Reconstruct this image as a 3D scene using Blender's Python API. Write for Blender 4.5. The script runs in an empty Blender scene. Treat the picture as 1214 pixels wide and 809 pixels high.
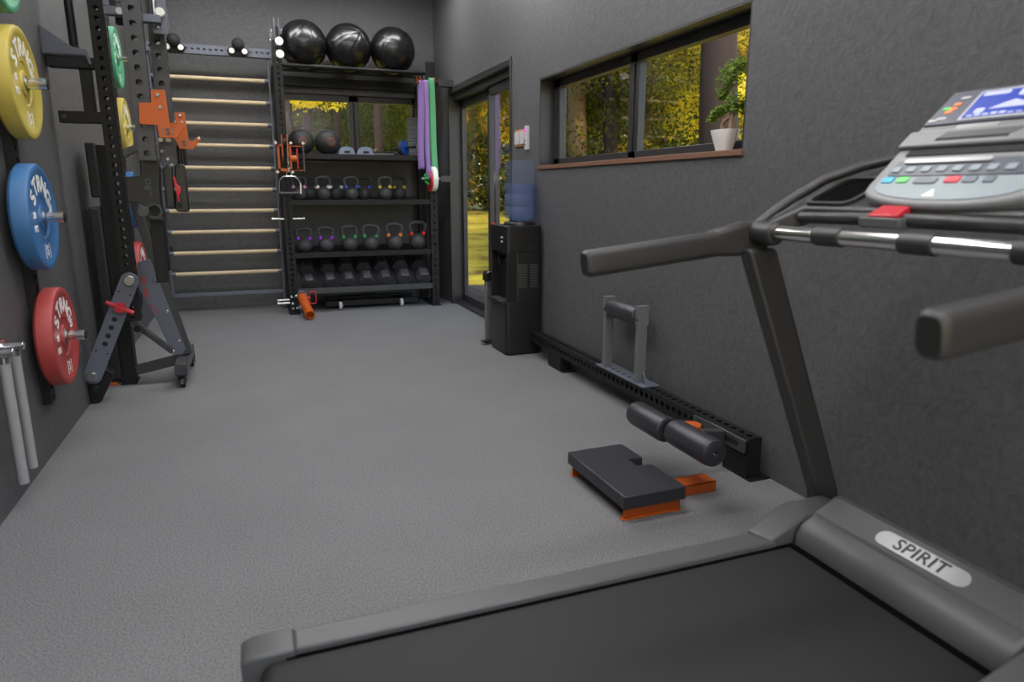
import bpy, math, random
from mathutils import Vector, Matrix, Quaternion
rad = math.radians
PI = math.pi
scene = bpy.context.scene
COL = scene.collection

# ------------------------------------------------------------------ camera, world, sun, exposure
cam_d = bpy.data.cameras.new('camera')
cam_d.lens = 24.0
cam_d.sensor_width = 36.0
cam_d.clip_start = 0.05
cam_d.clip_end = 400
cam_d.dof.use_dof = True
cam_d.dof.focus_distance = 4.0
cam_d.dof.aperture_fstop = 2.5
cam = bpy.data.objects.new('camera', cam_d)
COL.objects.link(cam)
cam.location = (0, 0, 1.2)
cam.rotation_euler = (rad(90 - 12.48), 0, rad(-20.7))
scene.camera = cam

world = bpy.data.worlds.new('world')
scene.world = world
world.use_nodes = True
wn = world.node_tree
wn.nodes.clear()
w_out = wn.nodes.new('ShaderNodeOutputWorld')
w_bg = wn.nodes.new('ShaderNodeBackground')
w_sky = wn.nodes.new('ShaderNodeTexSky')
w_sky.sky_type = 'NISHITA'
w_sky.sun_disc = False
w_sky.sun_elevation = rad(38)
w_sky.sun_rotation = rad(200)
w_bg.inputs['Strength'].default_value = 0.5
wn.links.new(w_sky.outputs[0], w_bg.inputs[0])
wn.links.new(w_bg.outputs[0], w_out.inputs[0])

sun_d = bpy.data.lights.new('sun', 'SUN')
sun_d.energy = 4.6
sun_d.angle = rad(3)
sun_d.color = (1.0, 0.95, 0.82)
sun = bpy.data.objects.new('sun', sun_d)
COL.objects.link(sun)
sun.location = (-3, -8, 12)
sun.rotation_euler = Vector((0.10, 0.80, -0.60)).to_track_quat('-Z', 'Y').to_euler()

scene.view_settings.view_transform = 'Standard'
scene.view_settings.look = 'None'
scene.view_settings.exposure = 0.0
scene.view_settings.gamma = 1.0
scene.view_settings.use_curve_mapping = False

PANEL_STRENGTH = 22.0

# ------------------------------------------------------------------ materials
def s2l(c):
    return tuple(((v / 255.0) / 12.92 if v / 255.0 <= 0.04045 else ((v / 255.0 + 0.055) / 1.055) ** 2.4) for v in c)

MATS = {}
def mat(name, rgb, rough=0.5, metal=0.0, noise=0.0, nscale=40.0, bump=0.0, bscale=80.0, spec=0.5, emit=0.0, coat=0.0, stretch=None, trans=0.0):
    m = bpy.data.materials.new(name)
    m.use_nodes = True
    nt = m.node_tree
    b = nt.nodes['Principled BSDF']
    c = s2l(rgb) + (1.0,)
    b.inputs['Base Color'].default_value = c
    b.inputs['Roughness'].default_value = rough
    b.inputs['Metallic'].default_value = metal
    b.inputs['Specular IOR Level'].default_value = spec
    b.inputs['Coat Weight'].default_value = coat
    b.inputs['Transmission Weight'].default_value = trans
    if emit:
        b.inputs['Emission Color'].default_value = c
        b.inputs['Emission Strength'].default_value = emit
    tc = nt.nodes.new('ShaderNodeTexCoord')
    mp = nt.nodes.new('ShaderNodeMapping')
    nt.links.new(tc.outputs['Object'], mp.inputs[0])
    if stretch:
        mp.inputs['Scale'].default_value = stretch
    n = nt.nodes.new('ShaderNodeTexNoise')
    n.inputs['Scale'].default_value = nscale
    n.inputs['Detail'].default_value = 4
    nt.links.new(mp.outputs[0], n.inputs['Vector'])
    if noise:
        mx = nt.nodes.new('ShaderNodeMix')
        mx.data_type = 'RGBA'
        mx.inputs['A'].default_value = tuple(v * (1 - noise) for v in c[:3]) + (1,)
        mx.inputs['B'].default_value = tuple(min(1, v * (1 + noise)) for v in c[:3]) + (1,)
        nt.links.new(n.outputs['Fac'], mx.inputs['Factor'])
        nt.links.new(mx.outputs['Result'], b.inputs['Base Color'])
    if bump:
        n2 = nt.nodes.new('ShaderNodeTexNoise')
        n2.inputs['Scale'].default_value = bscale
        n2.inputs['Detail'].default_value = 3
        nt.links.new(mp.outputs[0], n2.inputs['Vector'])
        bp = nt.nodes.new('ShaderNodeBump')
        bp.inputs['Strength'].default_value = bump
        bp.inputs['Distance'].default_value = 0.004
        nt.links.new(n2.outputs['Fac'], bp.inputs['Height'])
        nt.links.new(bp.outputs[0], b.inputs['Normal'])
    MATS[name] = m
    return m

def wall_material():
    # painted strand board: overlapping flakes read as small tonal patches and ridges
    m = bpy.data.materials.new('painted strand board')
    m.use_nodes = True
    nt = m.node_tree
    b = nt.nodes['Principled BSDF']
    b.inputs['Roughness'].default_value = 0.55
    b.inputs['Specular IOR Level'].default_value = 0.35
    tc = nt.nodes.new('ShaderNodeTexCoord')
    warp = nt.nodes.new('ShaderNodeTexNoise')
    warp.inputs['Scale'].default_value = 9
    warp.inputs['Detail'].default_value = 2
    nt.links.new(tc.outputs['Object'], warp.inputs['Vector'])
    vm = nt.nodes.new('ShaderNodeVectorMath')
    vm.operation = 'MULTIPLY_ADD'
    vm.inputs[1].default_value = (0.13, 0.13, 0.13)
    nt.links.new(warp.outputs['Color'], vm.inputs[0])
    nt.links.new(tc.outputs['Object'], vm.inputs[2])
    heights = []
    for k, (rx, sc) in enumerate((((rad(25)), (30, 24, 62)), ((rad(-50)), (28, 64, 22)))):
        mp = nt.nodes.new('ShaderNodeMapping')
        mp.inputs['Rotation'].default_value = (rx, rx * 0.6, rx * 0.4)
        mp.inputs['Scale'].default_value = sc
        mp.inputs['Location'].default_value = (k * 3.1, k, 0)
        nt.links.new(vm.outputs[0], mp.inputs[0])
        n = nt.nodes.new('ShaderNodeTexNoise')
        n.inputs['Scale'].default_value = 1.0
        n.inputs['Detail'].default_value = 3
        n.inputs['Roughness'].default_value = 0.6
        nt.links.new(mp.outputs[0], n.inputs['Vector'])
        heights.append(n)
    av = nt.nodes.new('ShaderNodeMath')
    av.operation = 'ADD'
    nt.links.new(heights[0].outputs['Fac'], av.inputs[0])
    nt.links.new(heights[1].outputs['Fac'], av.inputs[1])
    ramp = nt.nodes.new('ShaderNodeValToRGB')
    e = ramp.color_ramp.elements
    e[0].position = 0.36
    e[0].color = s2l((78, 78, 79)) + (1,)
    e[1].position = 0.64
    e[1].color = s2l((93, 93, 94)) + (1,)
    half = nt.nodes.new('ShaderNodeMath')
    half.operation = 'MULTIPLY'
    half.inputs[1].default_value = 0.5
    nt.links.new(av.outputs[0], half.inputs[0])
    nt.links.new(half.outputs[0], ramp.inputs[0])
    nt.links.new(ramp.outputs[0], b.inputs['Base Color'])
    bp = nt.nodes.new('ShaderNodeBump')
    bp.inputs['Strength'].default_value = 0.22
    bp.inputs['Distance'].default_value = 0.006
    nt.links.new(av.outputs[0], bp.inputs['Height'])
    nt.links.new(bp.outputs[0], b.inputs['Normal'])
    return m

def floor_material():
    m = bpy.data.materials.new('speckled grey rubber floor')
    m.use_nodes = True
    nt = m.node_tree
    b = nt.nodes['Principled BSDF']
    b.inputs['Roughness'].default_value = 0.75
    b.inputs['Specular IOR Level'].default_value = 0.3
    tc = nt.nodes.new('ShaderNodeTexCoord')
    n1 = nt.nodes.new('ShaderNodeTexNoise')
    n1.inputs['Scale'].default_value = 165
    n1.inputs['Detail'].default_value = 3
    n2 = nt.nodes.new('ShaderNodeTexNoise')
    n2.inputs['Scale'].default_value = 2.2
    n2.inputs['Detail'].default_value = 5
    for n in (n1, n2):
        nt.links.new(tc.outputs['Object'], n.inputs['Vector'])
    r1 = nt.nodes.new('ShaderNodeValToRGB')
    e = r1.color_ramp.elements
    e[0].position = 0.33
    e[0].color = s2l((90, 90, 91)) + (1,)
    e[1].position = 0.66
    e[1].color = s2l((130, 130, 131)) + (1,)
    nt.links.new(n1.outputs['Fac'], r1.inputs[0])
    mx = nt.nodes.new('ShaderNodeMix')
    mx.data_type = 'RGBA'
    mx.blend_type = 'MULTIPLY'
    mx.inputs['Factor'].default_value = 0.35
    r2 = nt.nodes.new('ShaderNodeValToRGB')
    r2.color_ramp.elements[0].position = 0.3
    r2.color_ramp.elements[0].color = (0.72, 0.72, 0.72, 1)
    r2.color_ramp.elements[1].position = 0.7
    nt.links.new(n2.outputs['Fac'], r2.inputs[0])
    nt.links.new(r1.outputs[0], mx.inputs['A'])
    nt.links.new(r2.outputs[0], mx.inputs['B'])
    nt.links.new(mx.outputs['Result'], b.inputs['Base Color'])
    bp = nt.nodes.new('ShaderNodeBump')
    bp.inputs['Strength'].default_value = 0.25
    bp.inputs['Distance'].default_value = 0.002
    nt.links.new(n1.outputs['Fac'], bp.inputs['Height'])
    nt.links.new(bp.outputs[0], b.inputs['Normal'])
    return m

def glass_material(name, tint=(1, 1, 1), ior=1.5):
    m = bpy.data.materials.new(name)
    m.use_nodes = True
    nt = m.node_tree
    nt.nodes.clear()
    o = nt.nodes.new('ShaderNodeOutputMaterial')
    t = nt.nodes.new('ShaderNodeBsdfTransparent')
    t.inputs[0].default_value = tint + (1,)
    g = nt.nodes.new('ShaderNodeBsdfGlossy')
    g.inputs['Roughness'].default_value = 0.0
    f = nt.nodes.new('ShaderNodeFresnel')
    # a pane has the same reflectance from both of its faces
    geo = nt.nodes.new('ShaderNodeNewGeometry')
    im = nt.nodes.new('ShaderNodeMapRange')
    im.inputs['To Min'].default_value = ior
    im.inputs['To Max'].default_value = 1.0 / ior
    nt.links.new(geo.outputs['Backfacing'], im.inputs['Value'])
    nt.links.new(im.outputs[0], f.inputs['IOR'])
    mx = nt.nodes.new('ShaderNodeMixShader')
    nt.links.new(f.outputs[0], mx.inputs[0])
    nt.links.new(t.outputs[0], mx.inputs[1])
    nt.links.new(g.outputs[0], mx.inputs[2])
    nt.links.new(mx.outputs[0], o.inputs[0])
    return m

def leaf_material(name, ca, cb, trans=0.5):
    m = bpy.data.materials.new(name)
    m.use_nodes = True
    nt = m.node_tree
    nt.nodes.clear()
    o = nt.nodes.new('ShaderNodeOutputMaterial')
    tc = nt.nodes.new('ShaderNodeTexCoord')
    n = nt.nodes.new('ShaderNodeTexNoise')
    n.inputs['Scale'].default_value = 1.6
    n.inputs['Detail'].default_value = 6
    n.inputs['Roughness'].default_value = 0.8
    nt.links.new(tc.outputs['Object'], n.inputs['Vector'])
    r = nt.nodes.new('ShaderNodeValToRGB')
    r.color_ramp.elements[0].position = 0.4
    r.color_ramp.elements[0].color = s2l(ca) + (1,)
    r.color_ramp.elements[1].position = 0.6
    r.color_ramp.elements[1].color = s2l(cb) + (1,)
    nt.links.new(n.outputs['Fac'], r.inputs[0])
    d = nt.nodes.new('ShaderNodeBsdfDiffuse')
    t = nt.nodes.new('ShaderNodeBsdfTranslucent')
    nt.links.new(r.outputs[0], d.inputs[0])
    nt.links.new(r.outputs[0], t.inputs[0])
    mx = nt.nodes.new('ShaderNodeMixShader')
    mx.inputs[0].default_value = trans
    nt.links.new(d.outputs[0], mx.inputs[1])
    nt.links.new(t.outputs[0], mx.inputs[2])
    nt.links.new(mx.outputs[0], o.inputs[0])
    return m

M_WALL = wall_material()
M_FLOOR = floor_material()
M_GLASS = glass_material('window glass')
M_CEIL = mat('ceiling paint', (215, 215, 215), 0.7)
M_FRAME = mat('anthracite window frame', (44, 44, 46), 0.4)
M_SILL = mat('brown wooden sill', (118, 84, 66), 0.5, noise=0.35, nscale=6, stretch=(1, 12, 20))
M_BLACK = mat('black powder coat', (23, 23, 24), 0.5, bump=0.1, bscale=400, spec=0.3)
M_BLACK_PLASTIC = mat('black plastic', (24, 24, 25), 0.38)
M_MATT_BLACK = mat('matt black', (18, 18, 19), 0.7)
M_SATIN = mat('grey powder coat', (58, 59, 61), 0.38, bump=0.1, bscale=400)
M_BLUEGREY = mat('blue grey powder coat', (96, 100, 112), 0.4)
M_STEEL = mat('brushed steel', (172, 172, 172), 0.3, metal=1.0)
M_CHROME = mat('polished chrome', (215, 215, 215), 0.16, metal=1.0)
M_ALU = mat('grey aluminium', (125, 125, 126), 0.45, metal=0.5)
M_ORANGE = mat('orange powder coat', (178, 82, 20), 0.42)
M_RED = mat('red plastic', (186, 34, 48), 0.4)
M_REDSOFT = mat('red rubber', (166, 62, 60), 0.5, noise=0.08, nscale=60)
M_BLUE = mat('blue rubber', (58, 108, 160), 0.5, noise=0.08, nscale=60)
M_YELLOW = mat('yellow rubber', (188, 170, 76), 0.5, noise=0.08, nscale=60)
M_GREEN = mat('green rubber', (74, 156, 118), 0.5, noise=0.08, nscale=60)
M_WHITE = mat('white paint', (232, 230, 226), 0.5)
M_WOOD = mat('pale beech', (205, 186, 152), 0.5, noise=0.12, nscale=8, stretch=(2, 30, 30))
M_RUBBER = mat('dark rubber', (36, 36, 38), 0.6, bump=0.2, bscale=200)
M_IRON = mat('grey cast iron', (56, 56, 58), 0.62, bump=0.25, bscale=160)
M_HEX = mat('dark hex rubber', (52, 52, 56), 0.5, bump=0.15, bscale=150)
M_LEATHER = mat('black leather', (14, 14, 15), 0.34, bump=0.35, bscale=26, coat=0.2)
M_VINYL = mat('charcoal vinyl', (44, 45, 50), 0.38, bump=0.12, bscale=60)
M_FOAM = mat('black foam', (34, 34, 35), 0.75)
M_TREAD_GREY = mat('treadmill grey plastic', (78, 78, 79), 0.42)
M_TREAD_DARK = mat('treadmill dark plastic', (48, 47, 47), 0.42)
M_BELT = mat('running belt', (27, 27, 27), 0.7, bump=0.15, bscale=300)
M_GRIP = mat('soft black grip', (43, 42, 42), 0.48)
M_CONSOLE = mat('silver console plastic', (124, 125, 126), 0.4)
M_KEYS = mat('pale blue key panel', (136, 148, 153), 0.4)
M_NAVY = mat('slate overlay', (76, 80, 92), 0.35)
M_PURPLE = mat('purple latex', (142, 112, 178), 0.55)
M_GREENBAND = mat('green latex', (88, 168, 118), 0.55)
M_LIGHTGREY = mat('light grey plastic', (190, 190, 192), 0.45)
M_SLATE = mat('slate ribbed steel', (92, 94, 98), 0.45)
M_BADGE = mat('silver badge', (166, 166, 166), 0.3, metal=0.3)
M_DECK = mat('weathered decking', (112, 96, 84), 0.75, noise=0.3, nscale=5, stretch=(20, 1, 1))
M_RECESS_SHADE = mat('recess shade black', (6, 6, 6), 0.95, spec=0.05)  # near-black colour standing in for shade inside gaps and recesses
M_CREAM = mat('cream pot soil', (58, 46, 36), 0.9)

# ------------------------------------------------------------------ mesh collector
class MB:
    def __init__(s):
        s.v, s.f, s.m, s.mats = [], [], [], []
    def mi(s, m):
        if m not in s.mats:
            s.mats.append(m)
        return s.mats.index(m)
    def add(s, vs, fs, m, M=None):
        o = len(s.v)
        if M is not None:
            vs = [M @ Vector(p) for p in vs]
        s.v += [tuple(p) for p in vs]
        k = s.mi(m)
        for f in fs:
            s.f.append(tuple(i + o for i in f))
            s.m.append(k)
        return s
    def box(s, a, b, m, M=None):
        x0, y0, z0 = a
        x1, y1, z1 = b
        x0, x1 = min(x0, x1), max(x0, x1)
        y0, y1 = min(y0, y1), max(y0, y1)
        z0, z1 = min(z0, z1), max(z0, z1)
        vs = [(x0, y0, z0), (x1, y0, z0), (x1, y1, z0), (x0, y1, z0), (x0, y0, z1), (x1, y0, z1), (x1, y1, z1), (x0, y1, z1)]
        return s.add(vs, [(0, 3, 2, 1), (4, 5, 6, 7), (0, 1, 5, 4), (1, 2, 6, 5), (2, 3, 7, 6), (3, 0, 4, 7)], m, M)
    def beam(s, p0, p1, w, d, m, ref=(0, 0, 1)):
        # box along p0-p1, w across (perpendicular to ref), d along ref
        M, L = frame(p0, p1, ref)
        return s.box((-w / 2, -d / 2, 0), (w / 2, d / 2, L), m, M)
    def cyl(s, p0, p1, r, m, n=20, r1=None, caps=True):
        M, L = frame(p0, p1)
        r1 = r if r1 is None else r1
        vs = [(r * math.cos(2 * PI * i / n), r * math.sin(2 * PI * i / n), 0) for i in range(n)]
        vs += [(r1 * math.cos(2 * PI * i / n), r1 * math.sin(2 * PI * i / n), L) for i in range(n)]
        fs = [(i, (i + 1) % n, n + (i + 1) % n, n + i) for i in range(n)]
        if caps:
            fs += [tuple(range(n - 1, -1, -1)), tuple(range(n, 2 * n))]
        return s.add(vs, fs, m, M)
    def lathe(s, prof, m, M=None, n=28, close=False):
        # prof: (radius, height) list, axis z
        vs, fs = [], []
        for (r, z) in prof:
            vs += [(r * math.cos(2 * PI * i / n), r * math.sin(2 * PI * i / n), z) for i in range(n)]
        K = len(prof)
        for k in range(K - 1 + (1 if close else 0)):
            a, b = k * n, ((k + 1) % K) * n
            fs += [(a + i, a + (i + 1) % n, b + (i + 1) % n, b + i) for i in range(n)]
        if not close:
            if prof[0][0] > 1e-6:
                fs.append(tuple(range(n - 1, -1, -1)))
            if prof[-1][0] > 1e-6:
                fs.append(tuple(range((K - 1) * n, K * n)))
        return s.add(vs, fs, m, M)
    def tube(s, pts, r, m, n=10, closed=False, rs=None):
        pts = [Vector(p) for p in pts]
        K = len(pts)
        vs, fs = [], []
        up = None
        for k, p in enumerate(pts):
            if closed:
                t = pts[(k + 1) % K] - pts[k - 1]
            else:
                t = pts[min(k + 1, K - 1)] - pts[max(k - 1, 0)]
            t.normalize()
            if up is None:
                up = t.orthogonal().normalized()
            up = (up - t * up.dot(t)).normalized()
            sd = t.cross(up)
            rr = rs[k] if rs else r
            vs += [p + (up * math.cos(2 * PI * i / n) + sd * math.sin(2 * PI * i / n)) * rr for i in range(n)]
        for k in range(K if closed else K - 1):
            a, b = k * n, ((k + 1) % K) * n
            fs += [(a + i, a + (i + 1) % n, b + (i + 1) % n, b + i) for i in range(n)]
        if not closed:
            fs += [tuple(range(n - 1, -1, -1)), tuple(range((K - 1) * n, K * n))]
        return s.add(vs, fs, m)
    def prism(s, poly, t0, t1, m, axis='y', M=None):
        # poly in the two other axes (cyclic order x,z for y; y,z for x; x,y for z), extruded t0..t1
        def P(a, b, t):
            return {'y': (a, t, b), 'x': (t, a, b), 'z': (a, b, t)}[axis]
        n = len(poly)
        ar = sum(poly[i][0] * poly[(i + 1) % n][1] - poly[(i + 1) % n][0] * poly[i][1] for i in range(n))
        if ar < 0:
            poly = poly[::-1]
        lo, hi = min(t0, t1), max(t0, t1)
        vs = [P(a, b, lo) for a, b in poly] + [P(a, b, hi) for a, b in poly]
        fs = [(i, (i + 1) % n, n + (i + 1) % n, n + i) for i in range(n)] + [tuple(range(n - 1, -1, -1)), tuple(range(n, 2 * n))]
        if axis == 'y':
            fs = [f[::-1] for f in fs]
        return s.add(vs, fs, m, M)
    def perf(s, p0, p1, w, d, m, ref=(0, 0, 1), pitch=0.05, r=0.0125, sides='uUvV', n=16, thick=0.006, phase=0.5):
        # hollow square tube with round holes; w lies across, d along ref
        F, L = frame(p0, p1, ref)
        cells = max(1, int(round(L / pitch)))
        pt = L / cells
        for sd in 'uUvV':
            half, off = (d / 2, w / 2) if sd in 'uU' else (w / 2, d / 2)
            sg = 1 if sd in 'UV' else -1
            def P(a, z, dep=0.0):
                o = sg * (off - dep)
                return (o, a * sg, z) if sd in 'uU' else (-a * sg, o, z)
            if sd not in sides:
                s.add([P(-half, 0), P(half, 0), P(half, L), P(-half, L)], [(0, 1, 2, 3)], m, F)
                continue
            vs, fs = [], []
            for c in range(cells):
                z0 = c * pt
                zc = z0 + pt * phase
                o = len(vs)
                for k in range(n):
                    a = 2 * PI * (k + 0.5) / n
                    ca, sa = math.cos(a), math.sin(a)
                    q = min(half / max(abs(ca), 1e-9), (pt / 2) / max(abs(sa), 1e-9))
                    vs.append(P(ca * q, z0 + pt / 2 + sa * q))
                for k in range(n):
                    a = 2 * PI * (k + 0.5) / n
                    vs.append(P(r * math.cos(a), z0 + pt / 2 + r * math.sin(a)))
                for k in range(n):
                    a = 2 * PI * (k + 0.5) / n
                    vs.append(P(r * math.cos(a), z0 + pt / 2 + r * math.sin(a), thick))
                for k in range(n):
                    j = (k + 1) % n
                    fs.append((o + k, o + j, o + n + j, o + n + k))
                    fs.append((o + n + k, o + n + j, o + 2 * n + j, o + 2 * n + k))
                # four corner fillers
                cs = [P(half, z0 + pt), P(-half, z0 + pt), P(-half, z0), P(half, z0)]
                for q, cp in enumerate(cs):
                    vs.append(cp)
                    # corner lies between the two outer points either side of its angle
                    ang = math.atan2([1, 1, -1, -1][q] * pt / 2, [1, -1, -1, 1][q] * half) % (2 * PI)
                    k = int(math.floor(ang / (2 * PI / n) - 0.5)) % n
                    fs.append((o + k, len(vs) - 1, o + (k + 1) % n))
            s.add(vs, fs, m, F)
        return s
    def text(s, body, size, m, M, depth=0.0012, spacing=1.0, bold=0.0):
        c = bpy.data.curves.new('lettering', 'FONT')
        c.body = body
        c.size = size
        c.extrude = depth
        c.align_x = 'CENTER'
        c.align_y = 'CENTER'
        c.space_character = spacing
        c.offset = bold
        c.resolution_u = 3
        o = bpy.data.objects.new('lettering', c)
        me = bpy.data.meshes.new_from_object(o)
        s.add([tuple(v.co) for v in me.vertices], [tuple(p.vertices) for p in me.polygons], m, M)
        bpy.data.objects.remove(o)
        bpy.data.curves.remove(c)
        bpy.data.meshes.remove(me)
        return s
    def build(s, name, parent=None, smooth=35, bevel=0.0, seg=2, label=None):
        me = bpy.data.meshes.new(name)
        me.from_pydata(s.v, [], s.f)
        for m in s.mats:
            me.materials.append(m)
        me.polygons.foreach_set('material_index', s.m)
        if smooth:
            me.polygons.foreach_set('use_smooth', [True] * len(s.f))
            me.set_sharp_from_angle(angle=rad(smooth))
        me.update()
        o = bpy.data.objects.new(name, me)
        COL.objects.link(o)
        if parent is not None:
            o.parent = parent
            o.matrix_parent_inverse = offset_of(parent)
        if bevel:
            b = o.modifiers.new('edge', 'BEVEL')
            b.width = bevel
            b.segments = seg
            b.limit_method = 'ANGLE'
            b.angle_limit = rad(40)
            b.harden_normals = False
        if label:
            o['label'] = label
        return o

def offset_of(o):
    v = Vector((0, 0, 0))
    while o is not None and o.type == 'EMPTY':
        v += o.location
        o = o.parent
    return Matrix.Translation(-v) if o is None else Matrix.Identity(4)

def frame(p0, p1, ref=(0, 0, 1)):
    p0, p1 = Vector(p0), Vector(p1)
    a = p1 - p0
    L = a.length
    a.normalize()
    v = Vector(ref)
    if abs(a.dot(v)) > 0.999:
        v = Vector((0, 1, 0)) if abs(a.y) < 0.9 else Vector((1, 0, 0))
    v = (v - a * v.dot(a)).normalized()
    u = v.cross(a)
    M = Matrix((u, v, a)).transposed().to_4x4()
    M.translation = p0
    return M, L

def basis(origin, xd, yd):
    x = Vector(xd).normalized()
    y = Vector(yd).normalized()
    z = x.cross(y)
    M = Matrix((x, y, z)).transposed().to_4x4()
    M.translation = Vector(origin)
    return M

def thing(name, label, cat, loc=(0, 0, 0), group=None):
    o = bpy.data.objects.new(name, None)
    o.empty_display_size = 0.05
    COL.objects.link(o)
    o.location = loc
    tag(o, label, cat, group)
    return o

def tag(o, label, cat, group=None, kind=None):
    o['label'] = label
    o['category'] = cat
    if group:
        o['group'] = group
    if kind:
        o['kind'] = kind
    return o

def struct(o):
    o['kind'] = 'structure'
    return o

def copy_tree(o, parent=None):
    c = o.copy()
    COL.objects.link(c)
    if parent is not None:
        c.parent = parent
    for ch in list(o.children):
        copy_tree(ch, c)
    return c

def arc(cx, cy, r, a0, a1, n):
    return [(cx + r * math.cos(rad(a0 + (a1 - a0) * i / (n - 1))), cy + r * math.sin(rad(a0 + (a1 - a0) * i / (n - 1)))) for i in range(n)]

def rrect(x0, y0, x1, y1, r, n=5):
    return arc(x1 - r, y1 - r, r, 0, 90, n) + arc(x0 + r, y1 - r, r, 90, 180, n) + arc(x0 + r, y0 + r, r, 180, 270, n) + arc(x1 - r, y0 + r, r, 270, 360, n)

# ------------------------------------------------------------------ room shell
XL, XR, YB, YF, ZC = -0.94, 1.986, 7.65, -1.9, 3.25
T = 0.17
struct(MB().box((XL - T, YF - T, -0.12), (XR + T, YB + T, 0), M_FLOOR).build('floor', smooth=0))
struct(MB().box((XL - T, YF - T, ZC), (XR + T, YB + T, ZC + 0.15), M_CEIL).build('ceiling', smooth=0))
struct(MB().box((XL - T, YF - T, 0), (XL, YB + T, ZC), M_WALL).build('wall_left', smooth=0))
b = MB()
b.box((XL, YF - T, 0), (XR, YF, 0.12), M_CEIL)
b.box((XL, YF - T, 1.92), (XR, YF, ZC), M_CEIL)
b.box((XL, YF - T, 0.12), (-0.75, YF, 1.92), M_CEIL)
b.box((1.8, YF - T, 0.12), (XR, YF, 1.92), M_CEIL)
struct(b.build('wall_front', smooth=0))
w3 = bpy.data.objects.new('added_fill_window', None)  # invented window behind the camera, lets daylight fill the camera-facing sides
COL.objects.link(w3)
struct(w3)
w3.location = (0.52, YF - 0.1, 0.12)
b = MB()
for x in (-0.75, 0.495, 1.75):
    b.box((x, YF - 0.12, 0.12), (x + 0.05, YF - 0.06, 1.92), M_FRAME)
b.box((-0.75, YF - 0.12, 0.12), (1.8, YF - 0.06, 0.17), M_FRAME)
b.box((-0.75, YF - 0.12, 1.87), (1.8, YF - 0.06, 1.92), M_FRAME)
b.build('window_frame', w3)
for x0, x1 in ((-0.70, 0.495), (0.545, 1.75)):
    MB().box((x0, YF - 0.093, 0.17), (x1, YF - 0.087, 1.87), M_GLASS).build('window_pane', w3, smooth=0)
# back wall with its window opening
WX0, WX1, WZ0, WZ1 = 0.33, 1.80, 1.56, 2.165
b = MB()
b.box((XL, YB, 0), (XR + T, YB + T, WZ0), M_WALL)
b.box((XL, YB, WZ1), (XR + T, YB + T, ZC), M_WALL)
b.box((XL, YB, WZ0), (WX0, YB + T, WZ1), M_WALL)
b.box((WX1, YB, WZ0), (XR + T, YB + T, WZ1), M_WALL)
struct(b.build('wall_back', smooth=0))
# right wall with window and door openings
RY0, RY1, RZ0, RZ1 = 2.473, 4.70, 1.345, 1.965
DY0, DY1, DZ1 = 5.27, 7.07, 2.175
b = MB()
b.box((XR, YF - T, 0), (XR + T, RY0, ZC), M_WALL)
b.box((XR, RY0, 0), (XR + T, RY1, RZ0), M_WALL)
b.box((XR, RY0, RZ1), (XR + T, RY1, ZC), M_WALL)
b.box((XR, RY1, 0), (XR + T, DY0, ZC), M_WALL)
b.box((XR, DY0, DZ1), (XR + T, DY1, ZC), M_WALL)
b.box((XR, DY1, 0), (XR + T, YB, ZC), M_WALL)
struct(b.build('wall_right', smooth=0))

def part_struct(mb, name, parent, **k):
    return mb.build(name, parent, **k)

# right window: reveal lining, frame, mullion, panes, wooden sill
w1 = bpy.data.objects.new('window_1', None)
COL.objects.link(w1)
struct(w1)
w1.location = (2.1, 3.58, 1.345)
fx0, fx1 = 2.095, 2.15
b = MB()
b.box((XR + 0.001, RY0 - .0, RZ1 - 0.012), (fx1, RY1, RZ1), M_FRAME)
b.box((XR + 0.001, RY1 - 0.012, RZ0), (fx1, RY1, RZ1), M_FRAME)
b.box((XR + 0.001, RY0, RZ0), (fx1, RY0 + 0.012, RZ1), M_FRAME)
b.build('window_reveal', w1)
b = MB()
b.box((fx0, RY0, RZ1 - 0.062), (fx1, RY1, RZ1 - 0.012), M_FRAME)
b.box((fx0, RY0, RZ0 + 0.02), (fx1, RY1, RZ0 + 0.075), M_FRAME)
b.box((fx0, RY1 - 0.10, RZ0 + 0.02), (fx1, RY1 - 0.012, RZ1 - 0.012), M_FRAME)
b.box((fx0, RY0 + 0.012, RZ0 + 0.02), (fx1, RY0 + 0.09, RZ1 - 0.012), M_FRAME)
b.box((fx0, 3.548, RZ0 + 0.02), (fx1, 3.63, RZ1 - 0.012), M_FRAME)
b.box((fx0 - 0.01, 3.575, RZ0 + 0.07), (fx0, 3.603, RZ1 - 0.06), M_FRAME)
for y0, y1 in ((3.63, 4.61), (2.55, 3.548)):
    b.box((fx0 + 0.002, y0, RZ0 + 0.072), (fx0 + 0.02, y0 + 0.012, RZ1 - 0.06), M_FRAME)
    b.box((fx0 + 0.002, y1 - 0.012, RZ0 + 0.072), (fx0 + 0.02, y1, RZ1 - 0.06), M_FRAME)
b.build('window_frame', w1, bevel=0.003)
for y0, y1 in ((3.63, 4.60), (2.56, 3.55)):
    MB().box((2.125, y0, RZ0 + 0.075), (2.131, y1, RZ1 - 0.062), M_GLASS).build('window_pane', w1, smooth=0)
s_ = struct(MB().box((XR - 0.012, RY0, RZ0), (2.095, RY1, RZ0 + 0.026), M_SILL).build('window_sill', bevel=0.002))

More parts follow.
